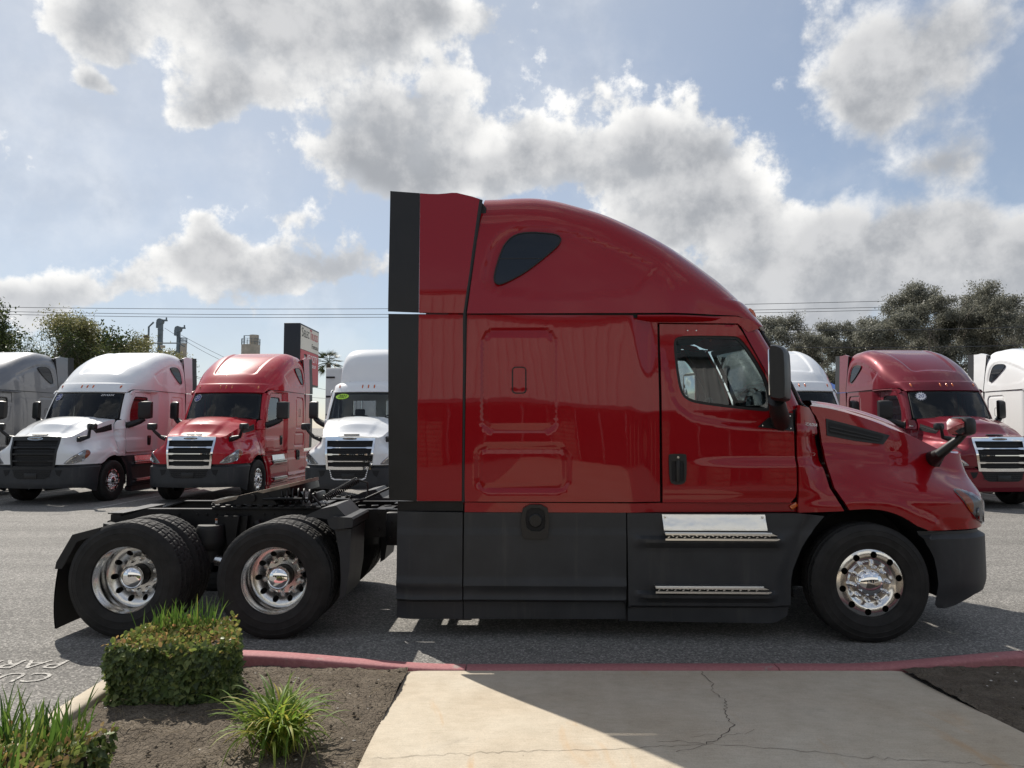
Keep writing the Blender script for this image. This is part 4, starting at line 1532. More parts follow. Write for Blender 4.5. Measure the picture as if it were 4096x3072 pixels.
# planting beds
def bed(name, x0, x1, y0, y1, step, seed):
    nx, ny = int((x1 - x0) / step) + 1, int((y1 - y0) / step) + 1
    X, Y = np.meshgrid(np.linspace(x0, x1, nx), np.linspace(y0, y1, ny))
    edge = np.minimum(np.minimum(X - x0, x1 - X), np.minimum(Y - y0, y1 - Y))
    clod = np.abs(fbm(X * 14, Y * 14, 4, seed) - .5) * 2
    Z = .065 + .045 * fbm(X * 1.6, Y * 1.6, 3, seed + 9) + .040 * (1 - clod) ** 2 * fbm(X * 4, Y * 4, 2, seed + 5) + .014 * fbm(X * 40, Y * 40, 3, seed + 3)
    Z -= .02 * np.exp(-edge / .06) + .045 * sst(Y, 4.55, 5.35)
    rows = [[(X[i, j], Y[i, j], Z[i, j]) for j in range(nx)] for i in range(ny)]
    o = MB().grid(rows).build(name, SOIL, None, sharp=180, fix=False)
    return tag(o, kind='structure')


bed('soil', -2.652, -.780, 1.4, 5.473, .019, 3)
bed('soil', 2.925, 9.0, 1.8, 5.473, .034, 17)


def scatter(name, label, m, n, x0, x1, y0, y1, smin, smax, seed, flat=.5, long=1.4):
    rnd = np.random.RandomState(seed)
    base = [(1, 0, 0), (-1, 0, 0), (0, 1, 0), (0, -1, 0), (0, 0, 1), (0, 0, -1)]
    fc = [(0, 2, 4), (2, 1, 4), (1, 3, 4), (3, 0, 4), (2, 0, 5), (1, 2, 5), (3, 1, 5), (0, 3, 5)]
    mb = MB()
    for _ in range(n):
        s = rnd.uniform(smin, smax)
        a = rnd.uniform(0, 2 * pi)
        x, y = rnd.uniform(x0, x1), rnd.uniform(y0, y1)
        z = .095 + rnd.uniform(0, .02)
        vs = []
        for b in base:
            b = np.array(b) * s * rnd.uniform(.75, 1.2)
            b = b * np.array([long, 1, flat])
            vs.append((x + b[0] * cos(a) - b[1] * sin(a), y + b[0] * sin(a) + b[1] * cos(a), z + b[2]))
        mb.add(vs, fc)
    o = mb.build(name, m, None, sharp=20)
    return tag(o, label, kind='stuff')


scatter('gravel', 'small pale stones and clods lying on the planting soil', STONEM, 130, -2.6, -.82, 2.6, 5.2, .003, .010, 5)
scatter('gravel', 'pale stones scattered over the far soil bed', STONEM, 150, 3.0, 7.0, 2.6, 5.2, .004, .013, 6)
scatter('soil_clods', 'dark crumbly clods on the planting soil', SOIL, 320, -2.62, -.80, 2.4, 5.25, .005, .016, 8, .7, 1.2)
scatter('soil_clods', 'dark clods on the far soil bed', SOIL, 300, 2.95, 7.0, 2.4, 5.25, .006, .018, 9, .7, 1.2)


def ribbon_mesh(mb, base, az, length, width, lean, droop, rnd, seg=6, twist=.25, fold=.25):
    """one arching blade"""
    p = np.array(base, float)
    ang = lean
    d = np.array([cos(az), sin(az)])
    vs = []
    for i in range(seg + 1):
        u = i / seg
        w = width * (min(1, .55 + 1.6 * u) if u < .35 else (1 - ((u - .35) / .65) ** 2.2)) + .0004
        side = np.array([-d[1], d[0], 0]) * cos(twist * u) + np.array([0, 0, 1]) * sin(twist * u)
        vs += [p + side * w, p - np.array([0, 0, 1]) * w * fold, p - side * w]
        st = length / seg
        p = p + st * np.array([d[0] * sin(ang), d[1] * sin(ang), cos(ang)])
        ang = min(ang + droop / seg * (.4 + 1.2 * u), 2.7)
    fs = []
    for i in range(seg):
        for k in range(2):
            a = i * 3 + k
            fs.append((a, a + 1, a + 4, a + 3))
    mb.add(vs, fs)


def grass(name, n, xy, z, h0, h1, w, seed, parent=None, m=None, lean=(0, .45), droop=(.1, .9)):
    rnd = random.Random(seed)
    mb = MB()
    for _ in range(n):
        x, y = xy(rnd)
        ribbon_mesh(mb, (x, y, z), rnd.uniform(0, 2 * pi), rnd.uniform(h0, h1), w * rnd.uniform(.6, 1.2), rnd.uniform(*lean), rnd.uniform(*droop), rnd, 5, rnd.uniform(-.6, .6))
    o = mb.build(name, m or GRASS, parent, sharp=180, fix=False)
    o['kind'] = 'stuff'
    return o


# straw and dead roots on the soil
rnd = random.Random(77)
mb = MB()
for _ in range(260):
    x, y = rnd.uniform(-2.6, -.85), rnd.uniform(2.6, 5.2)
    a, L = rnd.uniform(0, 2 * pi), rnd.uniform(.03, .16)
    z = .125
    c_ = rnd.uniform(-.5, .5)
    mb.tube([(x + L * u * cos(a + c_ * u), y + L * u * sin(a + c_ * u), z + .018 * sin(pi * u)) for u in (0, .35, .7, 1)], .0011, 3, False)
tag(mb.build('dead_straw_litter', DRY, None), 'dry straw and dead root bits on the soil', kind='stuff')

# ================================================================ hedges
def leaf_shape(kind, rnd):
    if kind == 'ivy':
        pts = [(0, 0), (.32, .10), (.50, .38), (.27, .45), (.20, .70), (0, 1.0), (-.20, .70), (-.27, .45), (-.50, .38), (-.32, .10)]
        c = (0, .38)
    else:
        pts = [(0, 0), (.20, .18), (.33, .45), (.28, .75), (0, 1.0), (-.28, .75), (-.33, .45), (-.20, .18)]
        c = (0, .5)
    vs = [(x, y, .10 * abs(x) + .10 * (y - .5) ** 2 * -1) for x, y in pts] + [(c[0], c[1], -.04)]
    n = len(pts)
    return vs, [(i, (i + 1) % n, n) for i in range(n)]


def leaf_matrix(p, n, rnd, s, droop=.0):
    n = Vector(n).normalized()
    up = Vector((rnd.uniform(-1, 1), rnd.uniform(-1, 1), rnd.uniform(-1.0, .5) - droop))
    y = (up - n * up.dot(n)).normalized()
    x = y.cross(n)
    M = Matrix((x, y, n)).transposed().to_4x4()
    M.translation = Vector(p)
    return M @ Matrix.Scale(s, 4)


def hedge(name, label, x0, x1, y0, y1, z0, z1, n_side, n_top, seed, singles=300, taper=0.0):
    rnd = random.Random(seed)
    root = empty(name, ((x0 + x1) / 2, (y0 + y1) / 2, z0))
    tag(root, label, 'hedge')
    off = Vector(root.location)
    def tap(x, y): return x0 + (x - x0) * (1 - taper * (y - y0) / (y1 - y0))
    core = MB().box((0, 0, (z1 - z0) / 2 - .02), (x1 - x0 - .10, y1 - y0 - .10, z1 - z0 - .08), bev=.06)
    core.v = [(tap(x + off.x, y + off.y) - off.x, y, z) for x, y, z in core.v]
    core.build('twigs', TWIG, root)
    spots = []
    def wob(u, v, s): return .065 * (fbm(u * 5, v * 5, 3, s) - .5) * 2
    for k in range(n_side):
        f = rnd.random()
        z = z0 + (z1 - z0) * rnd.random() ** .9
        dep = abs(rnd.gauss(0, .02))
        if f < .50:
            x = rnd.uniform(x0, x1)
            p, nrm = (x, y0 + dep - float(wob(x, z, 1)), z), (0, -1, .35)
        elif f < .78:
            y = rnd.uniform(y0, y1)
            p, nrm = (x1 - dep + float(wob(y, z, 2)), y, z), (1, 0, .35)
        else:
            y = rnd.uniform(y0, y1)
            p, nrm = (x0 + dep - float(wob(y, z, 3)), y, z), (-1, 0, .35)
        nrm = Vector(nrm) + Vector((rnd.gauss(0, .42), rnd.gauss(0, .42), rnd.gauss(0, .42)))
        spots.append(('ivy', p, nrm, rnd.uniform(.028, .056)))
    for k in range(n_top):
        x, y = rnd.uniform(x0 - .015, x1 + .015), rnd.uniform(y0 - .015, y1 + .015)
        e = min(x - x0, x1 - x, y - y0, y1 - y)
        z = z1 - .03 * (e < .05) * rnd.random() + float(wob(x * 1.3, y * 1.3, 4)) * .9 + rnd.uniform(-.03, .025)
        nrm = Vector((rnd.gauss(0, .8), rnd.gauss(0, .8) - .3, .55))
        spots.append(('top', (x, y, z), nrm, rnd.uniform(.022, .040)))
    # the leaves nearest the viewer's side are single parts, the rest one mass
    def near(s): return s[1][1] - (.5 * (s[1][2] - z0)) + (.0 if s[0] == 'top' else .06)
    order = sorted(range(len(spots)), key=lambda i: near(spots[i]) + rnd.uniform(0, .22))
    single = set(order[:singles])
    proto = {}
    masses = {'ivy': MB(), 'top': MB()}
    for i, (kind, p, nrm, s) in enumerate(spots):
        p = (tap(p[0], p[1]), p[1], p[2])
        M = leaf_matrix(Vector(p) - off, nrm, rnd, s, .3 if kind == 'ivy' else -.9)
        vs, fs = leaf_shape(kind, rnd)
        if i in single:
            if kind not in proto:
                o = mk('leaf', vs, fs, IVYO if kind == 'ivy' else TOPLO, root, True, 180)
                proto[kind] = o
            else:
                o = inst(proto[kind], parent=root)
            o.matrix_local = M
        else:
            masses[kind].add([M @ Vector(v) for v in vs], fs)
    for kind, m_ in (('ivy', IVY), ('top', TOPL)):
        o = masses[kind].build('leaves', m_, root, sharp=180, fix=False)
        o['kind'] = 'stuff'
    return root


hedge('clipped_hedge', 'square clipped hedge of ivy with reddish top leaves beside the rear truck wheels', -2.56, -1.73, 4.58, 5.18, .09, .462, 5200, 1900, 11, 300, .30)
hedge('clipped_hedge', 'low hedge in the corner nearest the viewer with grass growing through it', -2.70, -1.92, 2.85, 3.50, .09, .40, 2600, 1300, 12, 250)
g1 = grass('grass_tuft', 85, lambda r: (r.gauss(-2.36, .09), r.uniform(4.95, 5.15)), .41, .12, .27, .0055, 5, None, lean=(0, .5), droop=(.1, .8))
g1b = grass('grass_tuft', 36, lambda r: (r.gauss(-2.16, .05), r.uniform(4.98, 5.15)), .42, .12, .28, .005, 6, g1, lean=(0, .6), droop=(.1, .7))
tag(g1, 'fresh green grass tuft sprouting from the top of the square hedge', 'grass', kind='stuff')
g2 = grass('grass_tuft', 420, lambda r: (r.uniform(-2.75, -2.02), r.uniform(2.95, 3.58)), .33, .13, .30, .0065, 7, None, lean=(0, .45), droop=(.1, .8))
tag(g2, 'tall green grass growing out of the low corner hedge', 'grass', kind='stuff')

# strap leaved clump on the soil, every leaf its own
rnd = random.Random(4)
lily = empty('strap_leaf_plant', (-1.267, 3.99, .09))
tag(lily, 'arching clump of long yellow green strap leaves on bare soil', 'plant')
for k in range(270):
    mbl = MB()
    inner = rnd.random()
    L = rnd.uniform(.28, .50)
    ribbon_mesh(mbl, (rnd.gauss(0, .045), rnd.gauss(0, .045), 0), rnd.uniform(0, 2 * pi), L, rnd.uniform(.0055, .0095), rnd.uniform(.02, .55), rnd.uniform(1.3, 3.0) * (.6 + .8 * inner), rnd, 9, rnd.uniform(-.7, .7))
    mbl.build('leaf', LILYO, lily, sharp=180, fix=False)
grass('dead_leaves', 60, lambda r: (r.gauss(0, .07), r.gauss(0, .07)), .0, .12, .28, .004, 15, lily, DRY, lean=(.6, 1.4), droop=(.6, 1.6))

# ================================================================ paint on the lot
mk_line = MB()
for i, x in enumerate([-16.7, -13.05, -9.45, -5.75, -1.95, 1.7, 5.45, 9.25, 13.0, 16.7]):
    o = mk('parking_line', [(x - .05, 16.2, .004), (x + .05, 16.2, .004), (x + .05, 27, .004), (x - .05, 27, .004)], [(0, 1, 2, 3)], WORN, None, False)
    tag(o, kind='structure')
for body, x, y in (('CUSTOMER', -3.40, 5.38), ('PARKING', -3.48, 5.67)):
    o = text('road_lettering', body, .28, WORN, None, (x, y, .006), (0, 0, pi), 0, 0, 'LEFT', 1.05)
    tag(o, kind='structure')

# ================================================================ hero truck
HERO_YAW = R(-1.22)
hero = empty('semi_truck')
tag(hero, 'large red semi truck parked broadside along the red kerb', 'truck')
make_truck(hero)


def paint_map(src, dst):
    return {src.name: dst}


def copy_tree(o, parent, mp, skip=()):
    m = None
    if o.type in ('MESH', 'FONT') and o.data.materials:
        key = o.name.split('.')[0]
        mm = o.data.materials[0]
        m = mp.get(key) or mp.get(mm.name)
    c = inst(o, parent=parent, m=m)
    for k in list(o.children):
        if k.name.split('.')[0] not in skip:
            copy_tree(k, c, mp, skip)
    return c


# wheels at the back for the parked trucks, simple
spare = tyre_mesh('drive_tyre')
spare.parent = hero
spare.location = (-5.175, -1.075, .505)
rear_spare = [spare]
for x, y in ((-5.175, 1.075), (-6.495, -1.075), (-6.495, 1.075)):
    rear_spare.append(inst(spare, (x, y, .505), parent=hero))
fr = MB()
for s in (-1, 1):
    fr.box((-3.2, s * .40, .905), (7.9, .07, .27))
simple_frame = fr.build('frame_rails', FRAMEM, hero)

COPIES = {}


def parked(label, x, y, yaw, mp, group='parked trucks in the row', skip=()):
    c = copy_tree(hero, None, mp, skip)
    c.location = (x, y, 0)
    c.rotation_euler = (0, 0, R(yaw))
    c['label'] = label
    c['group'] = group
    return c


def star(parent, u, v, r, num, light):
    """burst shaped price sticker behind the top corner of the windscreen"""
    p = WSF(u, v)
    du = Vector(WSF(u + .02, v) - WSF(u - .02, v)).normalized()
    dv = Vector(WSF(u, v + .02) - WSF(u, v - .02)).normalized()
    M = frame_rot(du, dv)
    def burst(rr, ri): return [((rr if k % 2 == 0 else ri) * cos(pi * k / 14), (rr if k % 2 == 0 else ri) * sin(pi * k / 14), 0) for k in range(28)]
    a = mk('window_sticker', burst(r, r * .74), [tuple(range(28))], WHITEPR, parent, False)
    b = mk('sticker_field', [(x, y, .003) for x, y, z in (burst(r * .86, r * .66))], [tuple(range(28))], WHITEPR if light else BLUEPR, a, False)
    if light:
        mk('sticker_edge', [(x, y, .0015) for x, y, z in burst(r * .95, r * .70)], [tuple(range(28))], BLUEPR, a, False)
    text('sticker_lettering', num, r * 1.05, BLUEPR if light else WHITEPR, a, (0, 0, .006), (0, 0, 0), .0015, .1)
    nn = M.to_3x3() @ Vector((0, 0, 1))
    a.matrix_local = Matrix.Translation(Vector(p) + nn * .012) @ M
    return a


DARKLIVERY = {}
mpW = {RED.name: WHITE}
mpWB = {RED.name: WHITE, 'grille': BLACKPL, 'grille_bar': BLACKPL}
mpS = {RED.name: SCARLET, 'tank_skirt': SCARLET, 'rear_skirt': SCARLET, 'step_fairing': SCARLET}
mpM = {RED.name: MAROON, 'bumper': MAROON, 'tank_skirt': MAROON, 'rear_skirt': MAROON, 'step_fairing': MAROON}
mpG = {RED.name: GREY}
t1 = parked('grey metallic sleeper truck cut off at the edge beside a white truck', -15.0, 17.9, -93.0, mpG)
t2 = parked('white sleeper truck with an all black grille and a burst sticker reading 23', -11.25, 18.1, -92.6, mpWB)
t3 = parked('bright scarlet sleeper truck with a chrome grille between two white trucks', -7.68, 18.35, -92.4, mpS)
t5b = parked('white sleeper truck seen through the open cab windows of the red truck', 3.75, 17.7, -90.3, mpW)
t5 = parked('white sleeper truck half hidden behind the cab and mirror of the red truck', 7.35, 17.5, -89.8, mpW)
t6 = parked('dark maroon sleeper truck with a maroon bumper and a sticker reading 20', 11.0, 17.3, -89.6, mpM)
t7 = parked('white sleeper truck cut off beside the maroon truck', 14.8, 16.9, -88.8, mpW)
star(t2, -.80, .82, .125, '23', False)
star(t3, -.80, .80, .125, '21', False)
star(t6, -.72, .80, .135, '20', True)
pw = WSF(.62, .88)
Mw = frame_rot(Vector(WSF(.64, .88) - WSF(.60, .88)), Vector(WSF(.62, .9) - WSF(.62, .86)))
text('window_lettering', '231433X', .085, WHITEPR, t2, Vector(pw) + Vector((.02, 0, .01)), Mw, .001, .2)
for tr, a, z in ((t2, .82, 0), (t3, .83, 0)):
    pass

# short cab truck, white
day = empty('semi_truck')
make_truck(day, True)
inst(spare, (-3.9, -1.075, .505), parent=day)
inst(spare, (-3.9, 1.075, .505), parent=day)
inst(simple_frame, (0, 0, 0), parent=day)


def repaint(o, mp):
    for k in o.children:
        if k.type == 'MESH':
            m = mp.get(k.name.split('.')[0]) or mp.get(k.data.materials[0].name)
            if m:
                k.material_slots[0].link = 'OBJECT'
                k.material_slots[0].material = m
        repaint(k, mp)


repaint(day, mpW)
tag(day, 'white short cab truck with tall air dome and lime 2021 sticker', 'truck', 'parked trucks in the row')
day.location = (-3.78, 17.95, 0)
day.rotation_euler = (0, 0, R(-91.5))
p = Vector(WSF(-.72, .83))
du, dv = Vector(WSF(-.70, .83) - WSF(-.74, .83)), Vector(WSF(-.72, .85) - WSF(-.72, .81))
M = frame_rot(du, dv)
ovl = mk('window_sticker', [(.20 * cos(a), .085 * sin(a), 0) for a in np.linspace(0, 2 * pi, 33)[:-1]], [tuple(range(32))], LIME, day, False)
ovl.matrix_local = Matrix.Translation(p + (M.to_3x3() @ Vector((0, 0, .012)))) @ M
text('sticker_lettering', '2021', .13, BLACKPR, ovl, (0, 0, .004), (0, 0, 0), .001, .3)
# light lower edge round its lower grille
tr_ = [(1.655, .845), (1.675, .845), (1.725, .675), (1.79, .640), (2.108, .640), (2.108, .612), (1.775, .612), (1.70, .650)]
o = panel('lower_grille_trim', tr_, lambda a, z: BF(a, z) + np.array([.010, 0, 0]), WHITEPR, day, .04, depth=.01, inward=(-1, 0, 0))
mirror(o)

for o in rear_spare + [simple_frame]:
    bpy.data.objects.remove(o)

# ---------------------------------------------------------------- hero only: driven wheels and open chassis
T = hero
for x in (-5.175, -6.495):
    w = drive_wheel(T, x)
    turned(w)
    it = tyre_mesh('inner_tyre')
    it.parent = T
    it.location = (x, -.725, .505)
    inst(it, (x, .725, .505), parent=T)
    MB().tube([(x, -.95, .505), (x, .95, .505)], .075, 12).lathe([(.21, -.19), (.25, -.08), (.25, .08), (.21, .19)], 20, 'X', c=(x, 0, .50)).build('axle', FRAMEM, T)
# frame rails: C sections, sloped tail
for s in (-1, 1):
    rail = MB()
    prof = [(-7.12, .885), (-7.12, .917), (-6.73, 1.037), (.75, 1.037), (.75, .767), (-6.9, .767)]
    rail.prism(prof, s * .43 - s * .012, s * .43)
    rail.prism([(-6.73, 1.037), (-6.73, 1.026), (.75, 1.026), (.75, 1.037)], s * .34, s * .429)
    rail.prism([(-7.12, .905), (-7.12, .917), (-6.732, 1.037), (-6.732, 1.025)], s * .34, s * .429)
    rail.prism([(-6.9, .767), (-6.9, .778), (.75, .778), (.75, .767)], s * .34, s * .417)
    rail.build('frame_rail', FRAMEM, T, sharp=20)
for x in (-7.05, -6.1, -5.85, -4.9, -4.45, -3.4, -2.2):
    MB().box((x, 0, .90), (.10, .82, .16)).box((x, 0, .99), (.16, .82, .012)).build('cross_member', FRAMEM, T)
for k in range(20):
    pass
bo = MB()
for x in np.arange(-6.6, -4.1, .095):
    if -6.3 < x < -5.9 or -5.6 < x < -4.75 or x > -4.45 or x < -6.4:
        for z in (.985, .845):
            bo.lathe([(.014, 0), (.012, .012), (.0005, .013)], 6, c=(x, -.43, z))
bo.build('frame_bolts', FRAMEM, T)['kind'] = 'stuff'
for s in (-1, 1):
    # suspension hanger, air bag and shock between and ahead of the axles
    for x in (-5.83,):
        sh_ = MB()
        sh_.prism([(x - .16, .98), (x + .14, .98), (x + .11, .60), (x + .05, .42), (x - .10, .42), (x - .14, .6)], s * .436, s * .50)
        sh_.prism([(x - .07, .985), (x + .08, .985), (x + .04, .70), (x - .03, .70)], s * .50, s * .56)
        sh_.build('suspension_hanger', FRAMEM, T)
    for x in (-4.72, -6.03):
        ab = MB().lathe([(.0005, .90), (.12, .90), (.14, .86), (.13, .80), (.145, .75), (.13, .69), (.10, .66), (.10, .55), (.0005, .55)], 24, 'Z', c=(x, s * .54, 0))
        ab.build('air_bag', RUBBER, T)
    MB().tube([(-5.60, s * .50, .93), (-5.42, s * .56, .55)], .04, 12).build('shock_absorber', FRAMEM, T)
    MB().tube([(-5.95, s * .60, .57), (-5.70, s * .60, .52)], .05, 12).tube([(-5.72, s * .60, .525), (-5.66, s * .62, .515)], .062, 12).build('brake_chamber', DULLALU, T)
    # front fender of the driven wheel
    out_ = [(-4.93, 1.06), (-4.80, 1.12), (-4.665, 1.150), (-4.575, 1.055), (-4.52, 1.048), (-4.50, 1.035), (-4.505, .965), (-4.525, .93), (-4.535, .60), (-4.565, .39), (-4.60, .34)]
    inn = [(-4.63, .36), (-4.60, .52), (-4.61, .70), (-4.66, .90), (-4.74, .98), (-4.82, 1.035), (-4.93, 1.04)]
    fd = MB().prism(out_[:4] + [(-4.60, 1.055), (-4.70, 1.02), (-4.82, 1.04), (-4.93, 1.045)], s * .56, s * 1.10)
    fd.prism([(-4.72, 1.03), (-4.665, 1.058), (-4.505, 1.052), (-4.49, 1.035), (-4.495, .965), (-4.66, .945), (-4.70, .965)], s * .54, s * 1.17)
    fd.prism([(-4.66, .948), (-4.515, .948), (-4.525, .60), (-4.56, .36), (-4.61, .33), (-4.60, .52), (-4.61, .70)], s * .60, s * 1.14)
    fd.build('quarter_fender', PLASTIC, T, sharp=25)
    # rear quarter fender and hanging flap
    qf = MB().prism([(-7.175, .60), (-7.165, .66), (-7.03, .90), (-6.79, .962), (-6.79, .935), (-7.01, .872), (-7.135, .645), (-7.145, .60)], s * .58, s * 1.19)
    qf.prism([(-7.175, .60), (-7.165, .66), (-7.03, .90), (-6.79, .962), (-6.80, .90), (-6.985, .84), (-7.10, .63), (-7.12, .60)], s * 1.19, s * 1.205)
    qf.prism([(-7.12, .917), (-7.12, .87), (-7.03, .86), (-7.03, .90)], s * .42, s * .60)
    q_ = qf.build('rear_fender', BLACKPL, T, sharp=25)
    q_.location.x = .06
    rows = []
    for v in np.linspace(0, 1, 12):
        z = .62 - .53 * v
        x = -7.15 - .03 * sin(v * 2.4) + .02 * v * v
        rows.append([(x + .01 * sin(7 * y) * v, y, z + .03 * v * (y + .9)) for y in np.linspace(s * .60, s * 1.20, 8)])
    fl = MB().grid(rows)
    fl.grid([[(p[0] + .012, p[1], p[2]) for p in r] for r in rows])
    fl.build('mud_flap', BLACKPL, T).location.x = .06
# fifth wheel coupling: tilted plate with a throat, skirt, pivots, slide base
M5 = Matrix.Translation((-5.66, 0, 1.185)) @ Matrix.Rotation(R(-13.2), 4, 'Y')
top_ = [(.44, -.30), (.47, -.15), (.47, .15), (.44, .30), (.36, .42), (.20, .455), (-.05, .455), (-.42, .36), (-.47, .33), (-.47, .20), (-.10, .07), (.02, .05), (.05, 0), (.02, -.05), (-.10, -.07), (-.47, -.20), (-.47, -.33), (-.42, -.36), (-.05, -.455), (.20, -.455), (.36, -.42)]
m5 = MB().prism(top_, -.012, .020, 'xy')
m5.v = [tuple(M5 @ Vector(v)) for v in m5.v]
fw = m5.build('fifth_wheel', GREASE, T, sharp=30)
rm = MB().prism(top_, -.085, -.013, 'xy')
rm.v = [tuple(M5 @ Vector((x * .985, y * .985, z * (1 if x > -.1 else .55)))) for x, y, z in rm.v]
rm.build('coupling_skirt', FRAMEM, fw, sharp=30)
for s in (-1, 1):
    lug = MB()
    lug.prism([(-5.86, 1.085), (-5.80, 1.17), (-5.62, 1.21), (-5.50, 1.18), (-5.42, 1.085)], s * .40, s * .46)
    lug.tube([(-5.66, s * .38, 1.15), (-5.66, s * .485, 1.15)], .035, 12)
    lug.build('coupling_bracket', FRAMEM, fw)
bs = MB()
for s in (-1, 1):
    bs.box((-5.48, s * .385, 1.052), (1.16, .17, .028), bev=.004)
    for k in range(11):
        bs.box((-6.0 + k * .105, s * .475, 1.075), (.05, .03, .022), bev=.004)
    for x in (-6.07, -6.0, -4.95, -4.90):
        bs.lathe([(.018, 0), (.018, .022), (.010, .024), (.010, .035), (.0005, .036)], 8, 'Z', c=(x, s * .42, 1.064))
bs.box((-5.48, 0, 1.045), (.9, .62, .02))
bs.build('slide_base', FRAMEM, fw)
MB().tube([(-5.55, -.47, 1.14), (-5.35, -.50, 1.15), (-5.15, -.52, 1.15)], .012, 6).build('release_handle', FRAMEM, fw)
# coiled air lines
def coil(name, p0, p1, r, turns, wire, m, sag=0.0, grow=0.0):
    p0, p1 = Vector(p0), Vector(p1)
    d = (p1 - p0).normalized()
    a = d.orthogonal().normalized()
    b = d.cross(a)
    pts = []
    n = turns * 12
    for i in range(n + 1):
        u = i / n
        rr = r * (1 + grow * sin(pi * u))
        an = 2 * pi * turns * u
        c = p0.lerp(p1, u) + Vector((0, 0, -sag * sin(pi * u)))
        pts.append(c + (a * cos(an) + b * sin(an)) * rr)
    return MB().tube(pts, wire, 5).build(name, m, T)


coil('air_hose', (-5.02, -.20, 1.12), (-4.72, -.05, 1.30), .032, 20, .0075, RUBBER)
coil('air_hose', (-5.40, -.40, 1.17), (-5.08, -.36, 1.16), .055, 6, .009, RUBBER, 0, .3)
MB().tube([(-5.10, -.36, 1.16), (-5.0, -.38, 1.07), (-4.9, -.30, 1.06), (-4.6, -.2, 1.12), (-4.2, -.1, 1.3), (-3.6, -.1, 1.6)], .012, 6).build('air_hose', RUBBER, T)
MB().tube([(-4.72, -.05, 1.30), (-4.62, -.05, 1.27), (-4.6, -.1, 1.12), (-4.75, -.2, 1.05)], .012, 6).build('air_hose', RUBBER, T)
MB().box((-5.12, -.1, 1.13), (.08, .36, .10), (0, -.2, 0), bev=.02).build('hose_bracket', FRAMEM, T)
dk = MB().box((-4.30, .20, 1.045), (.09, .40, .012))
for k in range(6):
    dk.box((-4.6 + k * .13, -.36, 1.066), (.07, .05, .012), (0, 0, .3), bev=.003)
dk.build('deck_bracket', TREADALU if False else FRAMEM, T)
tk_ = MB().tube([(-4.05, -.60, .62), (-2.3, -.60, .62)], .30, 20).build('fuel_tank', DULLALU, T)
inst(tk_, (0, 1.2, 0), parent=T)
tkl = MB().box((-4.22, -.47, .86), (.22, .10, .32), bev=.02)
for x in (-4.28, -4.16):
    for z in (.92, .78):
        tkl.lathe([(.013, 0), (.010, .012), (.0005, .013)], 8, c=(x, -.52, z))
tkl.build('chassis_bracket', FRAMEM, T)
MB().box((-3.81, 0, 1.153), (.58, 2.32, .085)).box((-3.75, 0, 1.09), (.40, 1.2, .05)).build('rear_crossbar', FRAMEM, T)
# warning labels on the rail
wl_ = MB().box((-5.985, -.4335, .915), (.105, .003, .062)).build('warning_label', WHITEPR, T)
MB().box((-5.985, -.4355, .935), (.105, .002, .020)).build('label_band', ORANGEPR, wl_)
text('label_lettering', 'WARNING', .019, BLACKPR, wl_, (-5.980, -.4370, .935), (pi / 2, 0, 0), .0005)
MB().prism([(-6.03, .928), (-6.022, .943), (-6.014, .928)], -.4372, -.4365).build('label_triangle', BLACKPR, wl_)
for k in range(4):
    MB().box((-5.985 - .006 * (k == 3) * 2, -.4356, .918 - .009 * k), (.092 - .03 * (k == 3), .001, .0025)).build('label_line', BLACKPR, wl_)
wl2 = MB().box((-6.10, -.4335, .865), (.10, .003, .055)).build('warning_label', WHITEPR, T)
MB().box((-6.10, -.4355, .885), (.10, .002, .012)).build('label_band', ORANGEPR, wl2)

hero.location = (3.114, 7.40, 0)
hero.rotation_euler = (0, 0, HERO_YAW)

# ================================================================ trees
def limb(mb, p, d, L, r, depth, rnd, tips, spread=.55, up=.25):
    n = 4
    pts, rs = [Vector(p)], [r]
    d = Vector(d).normalized()
    for i in range(n):
        d = (d + Vector((rnd.gauss(0, .13), rnd.gauss(0, .13), rnd.gauss(0, .07) + up * .12))).normalized()
        pts.append(pts[-1] + d * L / n)
        rs.append(r * (1 - .45 * (i + 1) / n))
    mb.tube(pts, rs, 6 if depth > 1 else 4, False)
    if depth == 0:
        tips.append(pts[-1])
        tips.append(pts[-2])
        return
    k = rnd.choice((2, 3, 3))
    for j in range(k):
        a = rnd.uniform(0, 2 * pi)
        s = rnd.uniform(spread * .5, spread * 1.2)
        o = d.orthogonal().normalized()
        o = Matrix.Rotation(a, 3, d) @ o
        nd = (d * cos(s) + o * sin(s) + Vector((0, 0, up * .4))).normalized()
        limb(mb, pts[-1 - (j == 2)], nd, L * rnd.uniform(.58, .85), rs[-1] * .75, depth - 1, rnd, tips, spread, up)


